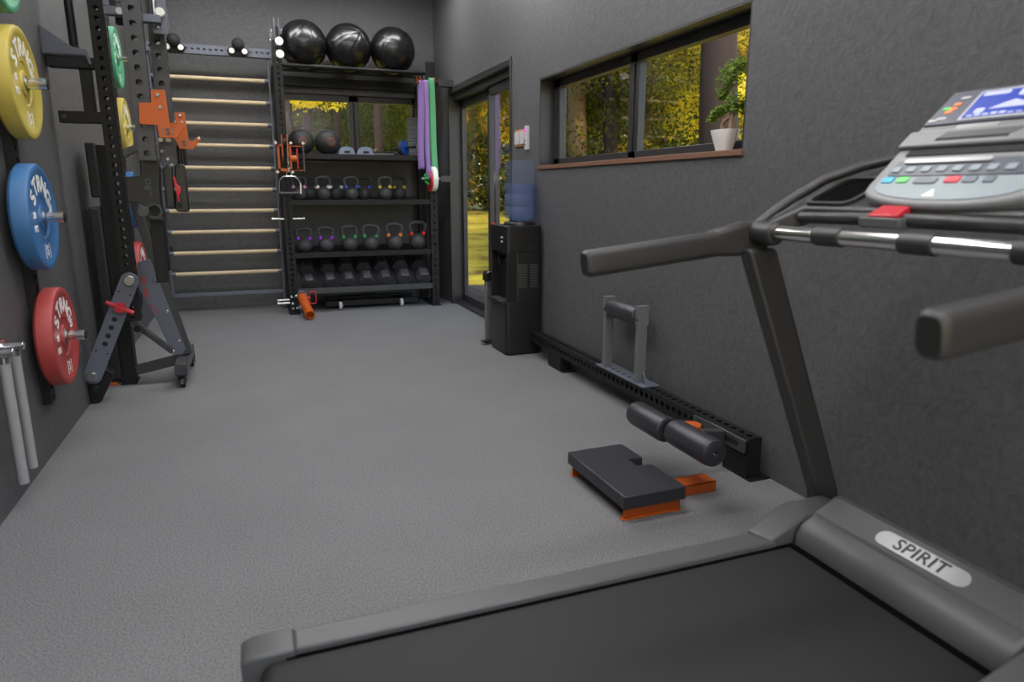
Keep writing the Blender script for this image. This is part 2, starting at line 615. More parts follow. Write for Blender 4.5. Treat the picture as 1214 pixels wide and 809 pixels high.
# back window
w2 = bpy.data.objects.new('window_2', None)
COL.objects.link(w2)
struct(w2)
w2.location = (1.08, 7.72, WZ0)
fy0, fy1 = 7.685, 7.76
b = MB()
b.box((WX0, fy0, WZ1 - 0.06), (WX1, fy1, WZ1), M_FRAME)
b.box((WX0, fy0, WZ0), (WX1, fy1, WZ0 + 0.05), M_FRAME)
b.box((WX0, fy0, WZ0), (WX0 + 0.06, fy1, WZ1), M_FRAME)
b.box((WX1 - 0.06, fy0, WZ0), (WX1, fy1, WZ1), M_FRAME)
b.box((1.065, fy0, WZ0), (1.16, fy1, WZ1), M_FRAME)
b.box((1.105, fy0 - 0.008, WZ0 + 0.04), (1.12, fy0, WZ1 - 0.05), M_BLACK)
b.build('window_frame', w2, bevel=0.003)
for x0, x1 in ((WX0 + 0.06, 1.065), (1.16, WX1 - 0.06)):
    MB().box((x0, 7.72, WZ0 + 0.05), (x1, 7.726, WZ1 - 0.06), M_GLASS).build('window_pane', w2, smooth=0)

# sliding glazed door
d1 = bpy.data.objects.new('door_1', None)
COL.objects.link(d1)
struct(d1)
d1.location = (2.1, 6.2, 0)
b = MB()
b.box((XR - 0.012, DY0 - 0.012, 0), (2.156, DY0 + 0.02, DZ1 + 0.035), M_FRAME)
b.box((XR - 0.012, DY1 - 0.02, 0), (2.156, DY1 + 0.012, DZ1 + 0.025), M_FRAME)
b.box((XR - 0.012, DY0 + 0.02, DZ1 - 0.03), (2.156, DY1 - 0.02, DZ1 + 0.025), M_FRAME)
b.box((2.02, DY0 + 0.02, 0.0), (2.156, DY1 - 0.02, 0.03), M_FRAME)
b.box((2.02, DY0 + 0.02, 2.085), (2.156, DY1 - 0.02, DZ1 - 0.03), M_FRAME)
b.build('door_frame', d1, bevel=0.003)
for (y0, y1, x) in ((5.29, 6.03, 2.045), (5.99, 7.05, 2.10)):
    lf = MB()
    lf.box((x, y0, 0.03), (x + 0.045, y0 + 0.055, 2.085), M_FRAME)
    lf.box((x, y1 - 0.055, 0.03), (x + 0.045, y1, 2.085), M_FRAME)
    lf.box((x, y0, 0.03), (x + 0.045, y1, 0.10), M_FRAME)
    lf.box((x, y0, 2.01), (x + 0.045, y1, 2.085), M_FRAME)
    leaf = lf.build('door_leaf', d1, bevel=0.003)
    MB().box((x + 0.02, y0 + 0.055, 0.10), (x + 0.026, y1 - 0.055, 2.01), M_GLASS).build('door_pane', leaf, smooth=0)

# ceiling lamps
LAMPS = []
M_PANEL = mat('lit ceiling panel', (252, 250, 251), 0.5, emit=PANEL_STRENGTH)
lamp = thing('ceiling_light', 'flat white ceiling light panel', 'light', (0, 0, 0), 'ceiling light panels')
MB().box((-0.62, -0.18, -0.03), (0.62, 0.18, -0.0005), M_WHITE).build('housing', lamp, bevel=0.004)
MB().box((-0.59, -0.15, -0.036), (0.59, 0.15, -0.03), M_PANEL).build('diffuser', lamp, smooth=0)
spots = [(x, y) for y in (6.6, 4.65, 2.7, 0.75, -1.2) for x in (-0.15, 1.2)]
for i, (x, y) in enumerate(spots):
    o = lamp if i == 0 else copy_tree(lamp)
    o.location = (x, y, ZC)
    LAMPS.append(o)

# ------------------------------------------------------------------ outside
random.seed(7)
def ground_mat():
    m = mat('leaf strewn lawn', (190, 168, 30), 0.95, noise=0.0)
    nt = m.node_tree
    bs = nt.nodes['Principled BSDF']
    tc = nt.nodes.new('ShaderNodeTexCoord')
    n = nt.nodes.new('ShaderNodeTexNoise')
    n.inputs['Scale'].default_value = 0.9
    n.inputs['Detail'].default_value = 9
    n.inputs['Roughness'].default_value = 0.75
    nt.links.new(tc.outputs['Object'], n.inputs['Vector'])
    r = nt.nodes.new('ShaderNodeValToRGB')
    e = r.color_ramp.elements
    e[0].position = 0.38
    e[0].color = s2l((150, 120, 44)) + (1,)
    e[1].position = 0.62
    e[1].color = s2l((240, 220, 70)) + (1,)
    k = e.new(0.5)
    k.color = s2l((220, 196, 56)) + (1,)
    nt.links.new(n.outputs['Fac'], r.inputs[0])
    nt.links.new(r.outputs[0], bs.inputs['Base Color'])
    return m
M_GROUND = ground_mat()
b = MB()
gx, gy = 26, 26
vs, fs = [], []
def gz(x, y):
    d = max(0.0, math.hypot(x - 1, y - 4) - 7)
    return -0.16 + 0.02 * d + 0.08 * math.sin(x * 0.7) * math.sin(y * 0.5) * min(1, d / 4)
for j in range(gy + 1):
    for i in range(gx + 1):
        x, y = -30 + 80 * i / gx, -20 + 80 * j / gy
        vs.append((x, y, gz(x, y)))
for j in range(gy):
    for i in range(gx):
        a = j * (gx + 1) + i
        fs.append((a, a + 1, a + gx + 2, a + gx + 1))
b.add(vs, fs, M_GROUND)
struct(b.build('ground', smooth=60))

deck = thing('timber_deck', 'grey brown timber deck boards outside the sliding glass door', 'decking', (2.9, 6.3, -0.06))
b = MB()
for k in range(11):
    x = 2.17 + k * 0.145
    b.box((x, 4.4, -0.06), (x + 0.138, 8.6, -0.028), M_DECK)
b.build('deck_boards', deck, bevel=0.003)
MB().box((2.18, 4.42, -0.15), (3.74, 8.58, -0.061), M_DECK).build('deck_joists', deck)

M_BARK = mat('dark brown bark', (36, 20, 13), 0.9, noise=0.35, nscale=6, stretch=(3, 3, 0.6), bump=0.6, bscale=9)
M_BARK2 = mat('tan bark', (98, 74, 46), 0.9, noise=0.35, nscale=6, stretch=(3, 3, 0.6), bump=0.6, bscale=9)
L_YELLOW = leaf_material('bright yellow leaves', (222, 206, 26), (250, 236, 80), 0.55)
L_OLIVE = leaf_material('olive green leaves', (70, 74, 24), (140, 132, 36), 0.5)
L_GOLD = leaf_material('golden leaves', (176, 128, 34), (228, 192, 56), 0.5)
L_GREEN = leaf_material('dark green leaves', (44, 54, 24), (92, 98, 34), 0.4)

def leaf_cloud(mb, centers, n, size, m, rnd):
    vs, fs = [], []
    for _ in range(n):
        cx, cy, cz, r = rnd.choice(centers)
        d = Vector((rnd.gauss(0, 1), rnd.gauss(0, 1), rnd.gauss(0, 1))).normalized() * r * (rnd.random() ** 0.4)
        p = Vector((cx + d.x, cy + d.y, cz + d.z * 0.75))
        a = Vector((rnd.gauss(0, 1), rnd.gauss(0, 1), rnd.gauss(0, 1))).normalized()
        c = a.orthogonal().normalized()
        s_ = size * rnd.uniform(0.6, 1.3)
        o = len(vs)
        vs += [p - a * s_, p - c * s_ * 0.55, p + a * s_, p + c * s_ * 0.55]
        fs.append((o, o + 1, o + 2, o + 3))
    mb.add(vs, fs, m)

def make_tree(height, tr, leafm, bark, seed, low=0.35, spread=1.6, n=2600, size=0.034, fork=False):
    rnd = random.Random(seed)
    root = thing('tree', 'tree', 'tree', (0, 0, 0), 'autumn trees outside')
    b = MB()
    pts, rs = [], []
    for k in range(9):
        t = k / 8
        pts.append((0.12 * math.sin(t * 4 + seed), 0.1 * math.cos(t * 3 + seed) - 0.1 * math.cos(seed), -0.3 + (height * 0.9) * t))
        rs.append(tr * (1.25 if k == 0 else 1.0) * (1 - 0.65 * t))
    b.tube(pts, tr, bark, n=12, rs=rs)
    tips = []
    for k in range(8 if not fork else 10):
        t = rnd.uniform(low + 0.05, 0.9)
        base = Vector(pts[int(t * 8)])
        a = rnd.uniform(0, 2 * PI)
        L = spread * rnd.uniform(0.6, 1.0)
        tip = base + Vector((math.cos(a) * L, math.sin(a) * L, L * rnd.uniform(0.35, 0.8)))
        mid = (base + tip) / 2 + Vector((0, 0, -0.1))
        b.tube([base, mid, tip], 0.05, bark, n=6, rs=[tr * 0.35, tr * 0.22, tr * 0.08])
        tips.append(tip)
    b.build('trunk', root)
    cs = [(p.x, p.y, p.z, rnd.uniform(0.5, 0.9) * spread * 0.6) for p in tips]
    cs += [(rnd.uniform(-.4, .4) * spread, rnd.uniform(-.4, .4) * spread, height * rnd.uniform(low + .1, 1.0), spread * 0.55) for _ in range(8)]
    c = MB()
    leaf_cloud(c, cs, n, size, leafm, rnd)
    c.build('crown', root, smooth=0)
    return root

protos = {
    'yellow': make_tree(5.5, 0.09, L_YELLOW, M_BARK, 1, low=0.25, spread=0.9, n=14000),
    'olive': make_tree(6.5, 0.16, L_OLIVE, M_BARK2, 2, low=0.10, spread=1.9, n=26000),
    'gold': make_tree(6.0, 0.13, L_GOLD, M_BARK, 3, low=0.15, spread=1.7, n=24000),
    'green': make_tree(6.0, 0.14, L_GREEN, M_BARK, 4, low=0.06, spread=1.9, n=28000),
    'trunk': make_tree(8.0, 0.27, L_YELLOW, M_BARK, 5, low=0.68, spread=2.0, n=8000),
    'branch': make_tree(6.4, 0.08, L_YELLOW, M_BARK, 8, low=0.47, spread=0.95, n=12000),
    'slim': make_tree(8.0, 0.10, L_GREEN, M_BARK, 9, low=0.6, spread=1.8, n=8000),
    'tan': make_tree(7.5, 0.20, L_OLIVE, M_BARK2, 6, low=0.45, spread=2.0, n=14000),
}
kindtxt = {'yellow': 'slender bright yellow tree', 'olive': 'olive green tree', 'gold': 'golden leaved tree',
           'green': 'low dark green tree', 'trunk': 'thick dark brown tree trunk', 'tan': 'tan barked tree',
           'branch': 'young bright yellow tree', 'slim': 'slim dark brown tree trunk'}
# azimuth (degrees east of the room's long axis) and distance from the room's near end
spots = [
    # seen through the right-hand window
    ('trunk', 37.1, 7.7, 'standing close behind the bonsai in the long window'),
    ('tan', 26.2, 10.6, 'with pale bark at the far end of the long window'),
    ('yellow', 34.9, 11.6, 'beside the thick dark trunk in the long window'),
    ('yellow', 39.6, 11.5, 'at the bonsai end of the long window'),
    ('yellow', 28.9, 17.5, 'by the mullion of the long window'),
    ('olive', 31.3, 11.5, 'behind the middle of the long window'),
    ('green', 28.2, 10.8, 'low behind the mullion of the long window'),
    ('olive', 26.4, 15.0, 'behind the pale trunk in the long window'),
    ('gold', 32.6, 14.5, 'deep behind the long window'),
    ('olive', 36.0, 15.5, 'deep behind the thick trunk in the long window'),
    ('gold', 39.8, 16.5, 'deep behind the bonsai in the long window'),
    ('olive', 34.5, 21.0, 'at the wood edge behind the long window'),
    ('green', 30.0, 21.0, 'at the wood edge behind the mullion of the long window'),
    ('gold', 27.2, 22.0, 'at the wood edge behind the far end of the long window'),
    ('green', 38.0, 22.5, 'at the wood edge behind the bonsai'),
    ('olive', 41.5, 20.5, 'at the wood edge past the bonsai'),
    # through the door
    ('gold', 18.6, 31.0, 'across the yellow lawn beyond the glass door'),
    ('yellow', 20.9, 30.0, 'across the lawn beyond the middle of the glass door'),
    ('gold', 22.8, 31.5, 'across the lawn beyond the near leaf of the glass door'),
    ('olive', 16.6, 30.0, 'across the lawn beyond the far leaf of the glass door'),
    ('gold', 24.8, 30.0, 'across the lawn between door and long window'),
    # through the back window
    ('slim', 10.2, 14.0, 'right of the mullion in the back window'),
    ('slim', 13.2, 13.0, 'near the blue wheel in the back window'),
    ('slim', 4.3, 15.0, 'left of the mullion in the back window'),
    ('slim', 6.8, 15.5, 'close to the mullion in the back window'),
    ('branch', 3.7, 11.0, 'above the slam balls in the back window'),
    ('green', 5.6, 20.0, 'dark behind the slam balls in the back window'),
    ('olive', 9.0, 27.0, 'across the clearing in the back window'),
    ('olive', 12.4, 28.0, 'across the clearing behind the back window trunks'),
    ('green', 1.6, 17.0, 'dark at the ladder end of the back window'),
    ('green', 8.2, 22.0, 'dark behind the mullion of the back window'),
    ('gold', 14.8, 25.0, 'across the clearing at the band end of the back window'),
]
used = set()
for kd, az, dist, txt in spots:
    p = protos[kd]
    o = p if kd not in used else copy_tree(p)
    used.add(kd)
    x, y = dist * math.sin(rad(az)), dist * math.cos(rad(az))
    o.location = (x, y, gz(x, y))
    o.rotation_euler = (0, 0, random.uniform(0, 6.28))
    s_ = random.uniform(0.92, 1.1) * (1.0 if dist < 18 else 1.25)
    o.scale = (s_, s_, s_)
    o['label'] = kindtxt[kd] + ' ' + txt
# dense wood edge far behind the single trees
b = MB()
rnd = random.Random(11)
cs = []
for k in range(200):
    az = rad(-50 + 100 * k / 199 + rnd.uniform(-.5, .5))
    d = rnd.uniform(31, 36)
    cs.append((d * math.sin(az), d * math.cos(az), rnd.uniform(0.5, 8), 2.4))
leaf_cloud(b, cs, 60000, 0.17, L_GREEN, rnd)
leaf_cloud(b, cs, 45000, 0.17, L_OLIVE, rnd)
leaf_cloud(b, cs, 60000, 0.17, L_GOLD, rnd)
o = b.build('woodland_foliage', smooth=0)
tag(o, 'dense mixed autumn foliage closing off the woods behind all the trees', 'foliage', kind='stuff')

# ------------------------------------------------------------------ treadmill (foreground right)
TY = 1.095                                   # centre line
t = thing('treadmill', 'large grey and black treadmill with side handrails facing the right wall', 'treadmill', (0.9, TY, 0))
b = MB()
b.prism(rrect(-0.055, 0.13, 1.42, 0.205, 0.034), TY - 0.286, TY + 0.286, M_BELT, 'y')
b.build('running_belt', t)
b = MB()
b.box((0.0, TY - 0.31, 0.09), (1.5, TY + 0.31, 0.165), M_MATT_BLACK)
b.box((1.368, TY - 0.286, 0.166), (1.392, TY + 0.286, 0.2068), M_RECESS_SHADE)  # black strip paints the shaded gap between belt and hood
b.build('deck', t)
for sg in (1, -1):
    def yy(v):
        return TY + sg * v
    b = MB()
    b.prism([(0.02, 0.07), (0.02, 0.222), (1.33, 0.222), (1.33, 0.07)], yy(0.297), yy(0.37), M_TREAD_GREY, 'y')
    b.build('side_rail', t, bevel=0.006, seg=3)
    MB().box((0.0, yy(0.2862), 0.10), (1.39, yy(0.2968), 0.207), M_RECESS_SHADE).build('belt_gap', t)  # solid black strip in place of the shade between belt and rail
    b = MB()
    b.prism([(-0.09, 0.06), (-0.092, 0.215), (-0.07, 0.226), (0.022, 0.226), (0.022, 0.06)], yy(0.292), yy(0.375), M_TREAD_GREY, 'y')
    b.build('rail_end_cap', t, bevel=0.008, seg=3)
    b = MB()
    b.prism([(-0.085, 0.05), (-0.085, 0.12), (1.5, 0.12), (1.75, 0.10), (1.80, 0.03), (1.72, 0.0), (1.6, 0.0), (1.5, 0.05)], yy(0.302), yy(0.36), M_TREAD_DARK, 'y')
    b.build('base_frame', t, bevel=0.006)
    # kinked cover between side rail and motor hood
    b = MB()
    b.add([(1.285, yy(0.372), 0.06), (1.285, yy(0.372), 0.232), (1.31, yy(0.302), 0.228), (1.31, yy(0.302), 0.06),
           (1.445, yy(0.405), 0.06), (1.445, yy(0.405), 0.278), (1.445, yy(0.307), 0.278), (1.445, yy(0.307), 0.06),
           (1.60, yy(0.41), 0.06), (1.60, yy(0.41), 0.275), (1.60, yy(0.307), 0.275), (1.60, yy(0.307), 0.06)],
          [f if sg > 0 else f[::-1] for f in [(0, 1, 2, 3), (1, 5, 6, 2), (0, 4, 5, 1), (3, 2, 6, 7), (5, 9, 10, 6), (4, 8, 9, 5), (7, 6, 10, 11), (8, 11, 10, 9), (0, 3, 7, 4), (4, 7, 11, 8)]], M_TREAD_GREY)
    b.build('joint_cover', t, bevel=0.008, seg=2)
    # leaning upright
    b = MB()
    b.prism([(1.245, 1.045), (1.345, 1.045), (1.67, 0.27), (1.70, 0.08), (1.60, 0.08), (1.575, 0.28)], yy(0.405), yy(0.455), M_TREAD_DARK, 'y')
    b.build('upright', t, bevel=0.012, seg=3)
    b = MB()
    b.cyl((1.66, yy(0.405), 0.09), (1.66, yy(0.47), 0.09), 0.03, M_BLACK_PLASTIC)
    b.build('pivot_cap', t, bevel=0.004)
    # grip
    hs = -0.018
    ge, gj = Vector((0.777 if sg > 0 else 0.800, yy(0.466) + hs, 1.017)), Vector((1.17, yy(0.468) + hs, 1.058))
    M, L = frame(ge, gj, (0, 0, 1))
    b = MB()
    prof = rrect(-0.0235, -0.034, 0.0235, 0.034, 0.017, 6)
    n = len(prof)
    vs = []
    for (z, k) in ((0, 0.8), (0.006, 0.95), (0.014, 1.0), (L, 1.0)):
        vs += [(p[0] * k, p[1] * k, z) for p in prof]
    fs = [tuple(range(n - 1, -1, -1))]
    for r_ in range(3):
        fs += [(r_ * n + i, r_ * n + (i + 1) % n, (r_ + 1) * n + (i + 1) % n, (r_ + 1) * n + i) for i in range(n)]
    fs.append(tuple(range(3 * n, 4 * n)))
    b.add(vs, fs, M_GRIP, M)
    b.build('hand_grip', t)
    b = MB()
    b.prism([(1.155, 1.025), (1.165, 1.092), (1.26, 1.115), (1.345, 1.118), (1.36, 1.10), (1.355, 1.055), (1.32, 1.030), (1.24, 1.022)], yy(0.434), yy(0.49), M_TREAD_DARK, 'y')
    b.cyl((1.30, yy(0.36), 1.085), (1.30, yy(0.45), 1.085), 0.03, M_TREAD_DARK, r1=0.034)
    b.build('handlebar_elbow', t, bevel=0.014, seg=3)
# chrome pulse contacts and rubber sleeves on the cross bar
for (a, c) in ((1.32, 1.447), (1.08, 1.238), (0.842, 1.0), (0.633, 0.76)):
    MB().cyl((1.30, c, 1.09), (1.30, a, 1.09), 0.0195, M_CHROME, n=24).build('pulse_contact', t, label='chrome pulse contact')
for (a, c, r_) in ((1.447, 1.465, 0.024), (1.238, 1.32, 0.0235), (1.0, 1.08, 0.0235), (0.76, 0.842, 0.0235), (0.615, 0.633, 0.024)):
    MB().cyl((1.30, c, 1.09), (1.30, a, 1.09), r_, M_TREAD_DARK, n=24).build('rubber_sleeve', t, bevel=0.003)
b = MB()
b.cyl((1.30, TY - 0.36, 1.09), (1.30, TY + 0.36, 1.09), 0.0185, M_TREAD_DARK, n=24)
b.build('cross_bar', t)
# motor hood
b = MB()
hood = [(1.395, 0.10), (1.393, 0.205), (1.398, 0.235), (1.412, 0.258), (1.433, 0.274), (1.456, 0.283), (1.462, 0.292), (1.53, 0.328), (1.552, 0.327), (1.58, 0.305), (1.65, 0.235), (1.80, 0.10), (1.82, 0.03), (1.42, 0.03)]
b.prism(hood, TY - 0.305, TY + 0.305, M_TREAD_GREY, 'y')
b.build('motor_hood', t, bevel=0.014, seg=3, smooth=28)
hd = Vector((0.068, 0, 0.036)).normalized()
Mh = basis((1.492, 1.080, 0.3079), (0, -1, 0), hd)
b = MB()
b.prism(rrect(-0.126, -0.0255, 0.126, 0.0255, 0.0254, 8), 0, 0.004, M_BADGE, 'z', Mh)
badge = b.build('badge', t, bevel=0.0015, label='silver oval badge')
b = MB()
b.text('SPIRIT', 0.051, M_BLACK_PLASTIC, Mh @ Matrix.Translation((0, 0.0, 0.0045)), depth=0.0008, spacing=1.05, bold=0.0006)
b.build('lettering', badge, smooth=0)

# tray and console
b = MB()
tn = Vector((1, 0, 0.44)).normalized()
def TP(x, y, dz=0.0):
    return (x, y, 1.150 + 0.44 * (x - 1.38) + dz)
outline = [(1.385, -0.37), (1.30, -0.44), (1.30, -0.482), (1.33, -0.487), (1.50, -0.44), (1.68, -0.37), (1.74, -0.25), (1.74, 0.25), (1.68, 0.37), (1.50, 0.44), (1.33, 0.487), (1.30, 0.482), (1.30, 0.44), (1.385, 0.37)]
top, bot = [], []
for (x, v) in outline:
    zt = TP(x, 0)[2] - (0.02 if x < 1.34 else 0)
    top.append((x, TY + v, zt))
    bot.append((x + (0.03 if abs(v) < 0.4 else 0), TY + v * 0.985, zt - 0.042))
n = len(outline)
# bottle holder recesses are flat black faces on top, painted as the shade inside
b.add(top + bot, [tuple(range(n)), tuple(range(2 * n - 1, n - 1, -1))] + [(i + n, (i + 1) % n + n, (i + 1) % n, i) for i in range(n)], M_TREAD_DARK)
tray = b.build('console_tray', t, bevel=0.010, seg=3, smooth=45)
for sg in (1, -1):
    ya, yb_ = TY + sg * 0.235, TY + sg * 0.385
    Mt = basis(TP(1.475, (ya + yb_) / 2, 0.001), (0, 1, 0), (-1, 0, -0.44))
    b = MB()
    o_, i_ = rrect(-0.078, -0.085, 0.078, 0.085, 0.03, 6), rrect(-0.066, -0.073, 0.066, 0.073, 0.024, 6)
    n = len(o_)
    vs = [(p[0], p[1], 0.0) for p in o_] + [(p[0], p[1], 0.009) for p in o_] + [(p[0], p[1], 0.009) for p in i_] + [(p[0], p[1], -0.004) for p in i_]
    fs = []
    for k in range(3):
        fs += [(k * n + i, k * n + (i + 1) % n, (k + 1) * n + (i + 1) % n, (k + 1) * n + i) for i in range(n)]
    b.add(vs, fs, M_GRIP, Mt)
    b.add([(p[0], p[1], 0.0012) for p in i_], [tuple(range(n))], M_RECESS_SHADE, Mt)
    b.build('bottle_holder', t)
b = MB()
b.tube([(1.385, TY - 0.37, 1.128), (1.375, TY - 0.2, 1.132), (1.372, TY, 1.134), (1.375, TY + 0.2, 1.132), (1.385, TY + 0.37, 1.128)], 0.016, M_TREAD_DARK, n=12)
b.build('tray_lip', t)
for sg in (1, -1):
    rim = [(1.315, 0.462, 1.105), (1.36, 0.455, 1.138), (1.42, 0.445, 1.178), (1.50, 0.420, 1.228), (1.58, 0.375, 1.262), (1.66, 0.31, 1.286), (1.70, 0.22, 1.296)]
    b = MB()
    b.tube([(x, TY + sg * v, z) for (x, v, z) in rim], 0.014, M_TREAD_DARK, n=12)
    vs, fs = [], []
    for (x, v, z) in rim:
        vs += [(x, TY + sg * v, z), (x, TY + sg * (v - 0.02), TP(x, 0)[2] - 0.01), (x, TY + sg * (v - 0.02), TP(x, 0)[2] - 0.03), (x, TY + sg * (v + 0.008), z - 0.02)]
    for k in range(len(rim) - 1):
        for q in range(4):
            fs.append((k * 4 + q, k * 4 + (q + 1) % 4, k * 4 + 4 + (q + 1) % 4, k * 4 + 4 + q))
    b.add(vs, fs, M_TREAD_DARK)
    b.build('tray_rim', t, smooth=60)
b = MB()
b.box((1.335, 1.125, 1.115), (1.39, 1.235, 1.139), M_TREAD_GREY)
sk = b.build('key_socket', t, bevel=0.004)
MB().prism([(1.340, 1.139), (1.342, 1.146), (1.385, 1.166), (1.388, 1.139)], 1.14, 1.215, M_RED, 'y').build('safety_key', sk, bevel=0.003, label='red stop key')

CO = Vector((1.41, TY, 1.20))
CU = Vector((0.26, 0, 0.238)).normalized()
Mc = basis(CO, (0, -1, 0), CU)               # x to the user's right, y up the face, z out of it
b = MB()
face = []
for a in range(0, 181, 12):
    face.append((-0.207 * math.cos(rad(a)), 0.018 - 0.066 * math.sin(rad(a)) ** 0.75))
face = face + [(0.207, 0.16), (0.204, 0.345), (0.19, 0.36), (-0.19, 0.36), (-0.204, 0.345), (-0.207, 0.16)]
b.prism(face, -0.05, -0.002, M_CONSOLE, 'z', Mc)
con = b.build('console', t, bevel=0.012, seg=3, smooth=50, label='silver console')
b = MB()
b.prism(rrect(-0.172, 0.048, 0.172, 0.10, 0.008, 3), -0.003, 0.001, M_NAVY, 'z', Mc)
for k in range(9):
    x = -0.155 + k * 0.0385
    b.prism(rrect(x - 0.011, 0.058, x + 0.011, 0.076, 0.004, 3), 0.001, 0.004, M_KEYS, 'z', Mc)
b.prism(rrect(-0.15, 0.086, 0.06, 0.099, 0.005, 3), 0.001, 0.006, M_BADGE, 'z', Mc)
b.build('key_strip', con)
b = MB()
low = [(-0.178, 0.045)] + [(-0.178 * math.cos(rad(a)), 0.02 - 0.05 * math.sin(rad(a)) ** 0.8) for a in range(0, 181, 15)] + [(0.178, 0.045)]
b.prism(low, -0.003, 0.0, M_KEYS, 'z', Mc)
kp = b.build('key_panel', con, label='pale blue grey key panel')
M_CYAN = mat('cyan key', (52, 170, 205), 0.4)
M_KGREEN = mat('green key', (92, 196, 92), 0.4)
M_KRED = mat('red key', (208, 48, 62), 0.4)
M_KGREY = mat('dark grey key', (96, 106, 114), 0.4)
for (x, w, m_, z0) in ((-0.155, 0.015, M_CYAN, 0.023), (-0.115, 0.015, M_KGREEN, 0.023), (-0.055, 0.028, M_KGREY, 0.02), (0.008, 0.017, M_KRED, 0.022), (0.048, 0.015, M_KGREY, 0.022), (0.09, 0.012, M_KGREY, 0.022)):
    MB().prism(rrect(x - w, z0, x + w, z0 + 0.02, 0.004, 3), 0.0, 0.003, m_, 'z', Mc).build('key', kp, bevel=0.001)
MB().prism([(-0.035, -0.022), (-0.003, -0.022), (-0.016, 0.004)], 0.0, 0.0015, M_WHITE, 'z', Mc).build('arrow_mark', kp, smooth=0)
b = MB()
b.prism([(-0.207, 0.142), (0.207, 0.142), (0.205, 0.198), (-0.205, 0.198)], -0.004, 0.010, M_CONSOLE, 'z', Mc)
b.build('book_ledge', con, bevel=0.005, label='silver reading ledge')
b = MB()
b.box((-0.115, 0.156, 0.0095), (0.055, 0.164, 0.0108), M_MATT_BLACK, Mc)
b.prism([(-0.115, 0.164), (0.055, 0.164), (0.085, 0.185), (-0.10, 0.185)], 0.0095, 0.0106, M_TREAD_GREY, 'z', Mc)
b.build('ledge_slot', con)
b = MB()
b.box((-0.17, 0.118, -0.004), (0.11, 0.139, 0.0006), M_MATT_BLACK, Mc)
b.build('shadow_gap', con)
b = MB()
b.prism([(-0.195, 0.226), (0.195, 0.226), (0.19, 0.346), (-0.19, 0.346)], -0.003, 0.003, M_NAVY, 'z', Mc)
dp = b.build('display_panel', con, bevel=0.001, label='slate grey display surround')
M_SCREEN = mat('blue lit screen', (52, 70, 160), 0.25, emit=0.28)
M_LCD = mat('pale lit segments', (176, 182, 210), 0.3, emit=0.25)
b = MB()
b.prism(rrect(-0.112, 0.232, 0.125, 0.334, 0.004, 3), 0.003, 0.005, M_LIGHTGREY, 'z', Mc)
fr_ = b.build('screen_frame', dp)
b = MB()
b.prism(rrect(-0.105, 0.238, 0.118, 0.328, 0.002, 2), 0.005, 0.0062, M_SCREEN, 'z', Mc)
sc_ = b.build('screen', fr_, label='glowing blue screen')
b = MB()
rnd = random.Random(3)
b.prism([(-0.055, 0.262), (0.035, 0.262), (0.022, 0.276), (-0.006, 0.288), (-0.025, 0.280)], 0.0062, 0.0068, M_LCD, 'z', Mc)
b.prism(rrect(-0.098, 0.312, -0.035, 0.325, 0.003, 3), 0.0062, 0.0068, M_LCD, 'z', Mc)
b.prism(rrect(-0.012, 0.300, 0.04, 0.325, 0.008, 4), 0.0062, 0.0068, M_LCD, 'z', Mc)
b.prism(rrect(-0.085, 0.250, -0.062, 0.268, 0.005, 3), 0.0062, 0.0068, M_LCD, 'z', Mc)
b.prism(rrect(0.055, 0.270, 0.11, 0.282, 0.003, 3), 0.0062, 0.0068, M_LCD, 'z', Mc)
b.prism(rrect(0.06, 0.300, 0.112, 0.318, 0.003, 3), 0.0062, 0.0068, M_LCD, 'z', Mc)
for k in range(11):
    x = -0.095 + k * 0.019
    b.prism(rrect(x, 0.241, x + 0.014, 0.241 + rnd.uniform(0.003, 0.011), 0.001, 2), 0.0062, 0.0068, M_LCD, 'z', Mc)
SCREEN_MARKS = b
mk = b.build('segment_display', dp, smooth=0)
b = MB()
M_AMBER = mat('amber indicator', (226, 122, 60), 0.4, emit=0.3)
M_GREENLED = mat('green indicator', (80, 190, 96), 0.4, emit=0.3)
for (x, y_, m_) in ((-0.150, 0.296, M_AMBER), (-0.152, 0.280, M_AMBER), (-0.158, 0.270, M_AMBER), (-0.17, 0.283, M_GREENLED)):
    b.prism(rrect(x - 0.009, y_ - 0.005, x + 0.009, y_ + 0.005, 0.002, 3), 0.003, 0.0045, m_, 'z', Mc)
for (x, y_) in ((-0.160, 0.246), (-0.18, 0.240), (-0.143, 0.318)):
    b.prism(rrect(x - 0.012, y_ - 0.004, x + 0.012, y_ + 0.004, 0.003, 3), 0.003, 0.0045, M_LIGHTGREY, 'z', Mc)
b.build('indicator_lights', dp)
b = MB()
b.prism(rrect(-0.10, 0.206, 0.0, 0.218, 0.003, 3), -0.002, 0.002, M_BADGE, 'z', Mc)
b.build('name_strip', con)

# ------------------------------------------------------------------ floor rail with rollers along the right wall
t = thing('floor_rail', 'long black perforated steel rail low along the right wall on two feet', 'rail', (1.92, 3.2, 0))
b = MB()
b.perf((1.915, 2.19, 0.142), (1.915, 4.56, 0.142), 0.075, 0.075, M_BLACK, pitch=0.05, r=0.0155, sides='uUV')
b.build('perforated_beam', t, smooth=20)
for (y0, y1) in ((2.145, 2.33), (4.02, 4.25)):
    b = MB()
    b.box((1.878, y0, 0.0), (1.984, y1, 0.008), M_BLACK)
    b.box((1.878, y0 + 0.03, 0.008), (1.884, y1 - 0.0, 0.105), M_BLACK)
    b.box((1.884, y0 + 0.03, 0.008), (1.952, y0 + 0.038, 0.182), M_BLACK)
    b.build('foot', t, bevel=0.002)
b = MB()
b.prism([(2.18, 0.118), (2.18, 0.176), (2.37, 0.18), (2.54, 0.176), (2.54, 0.150), (2.50, 0.118)], 1.862, 1.8765, M_SATIN, 'x')
b.build('grey_clamp', t, bevel=0.003, label='grey slotted clamp')
b = MB()
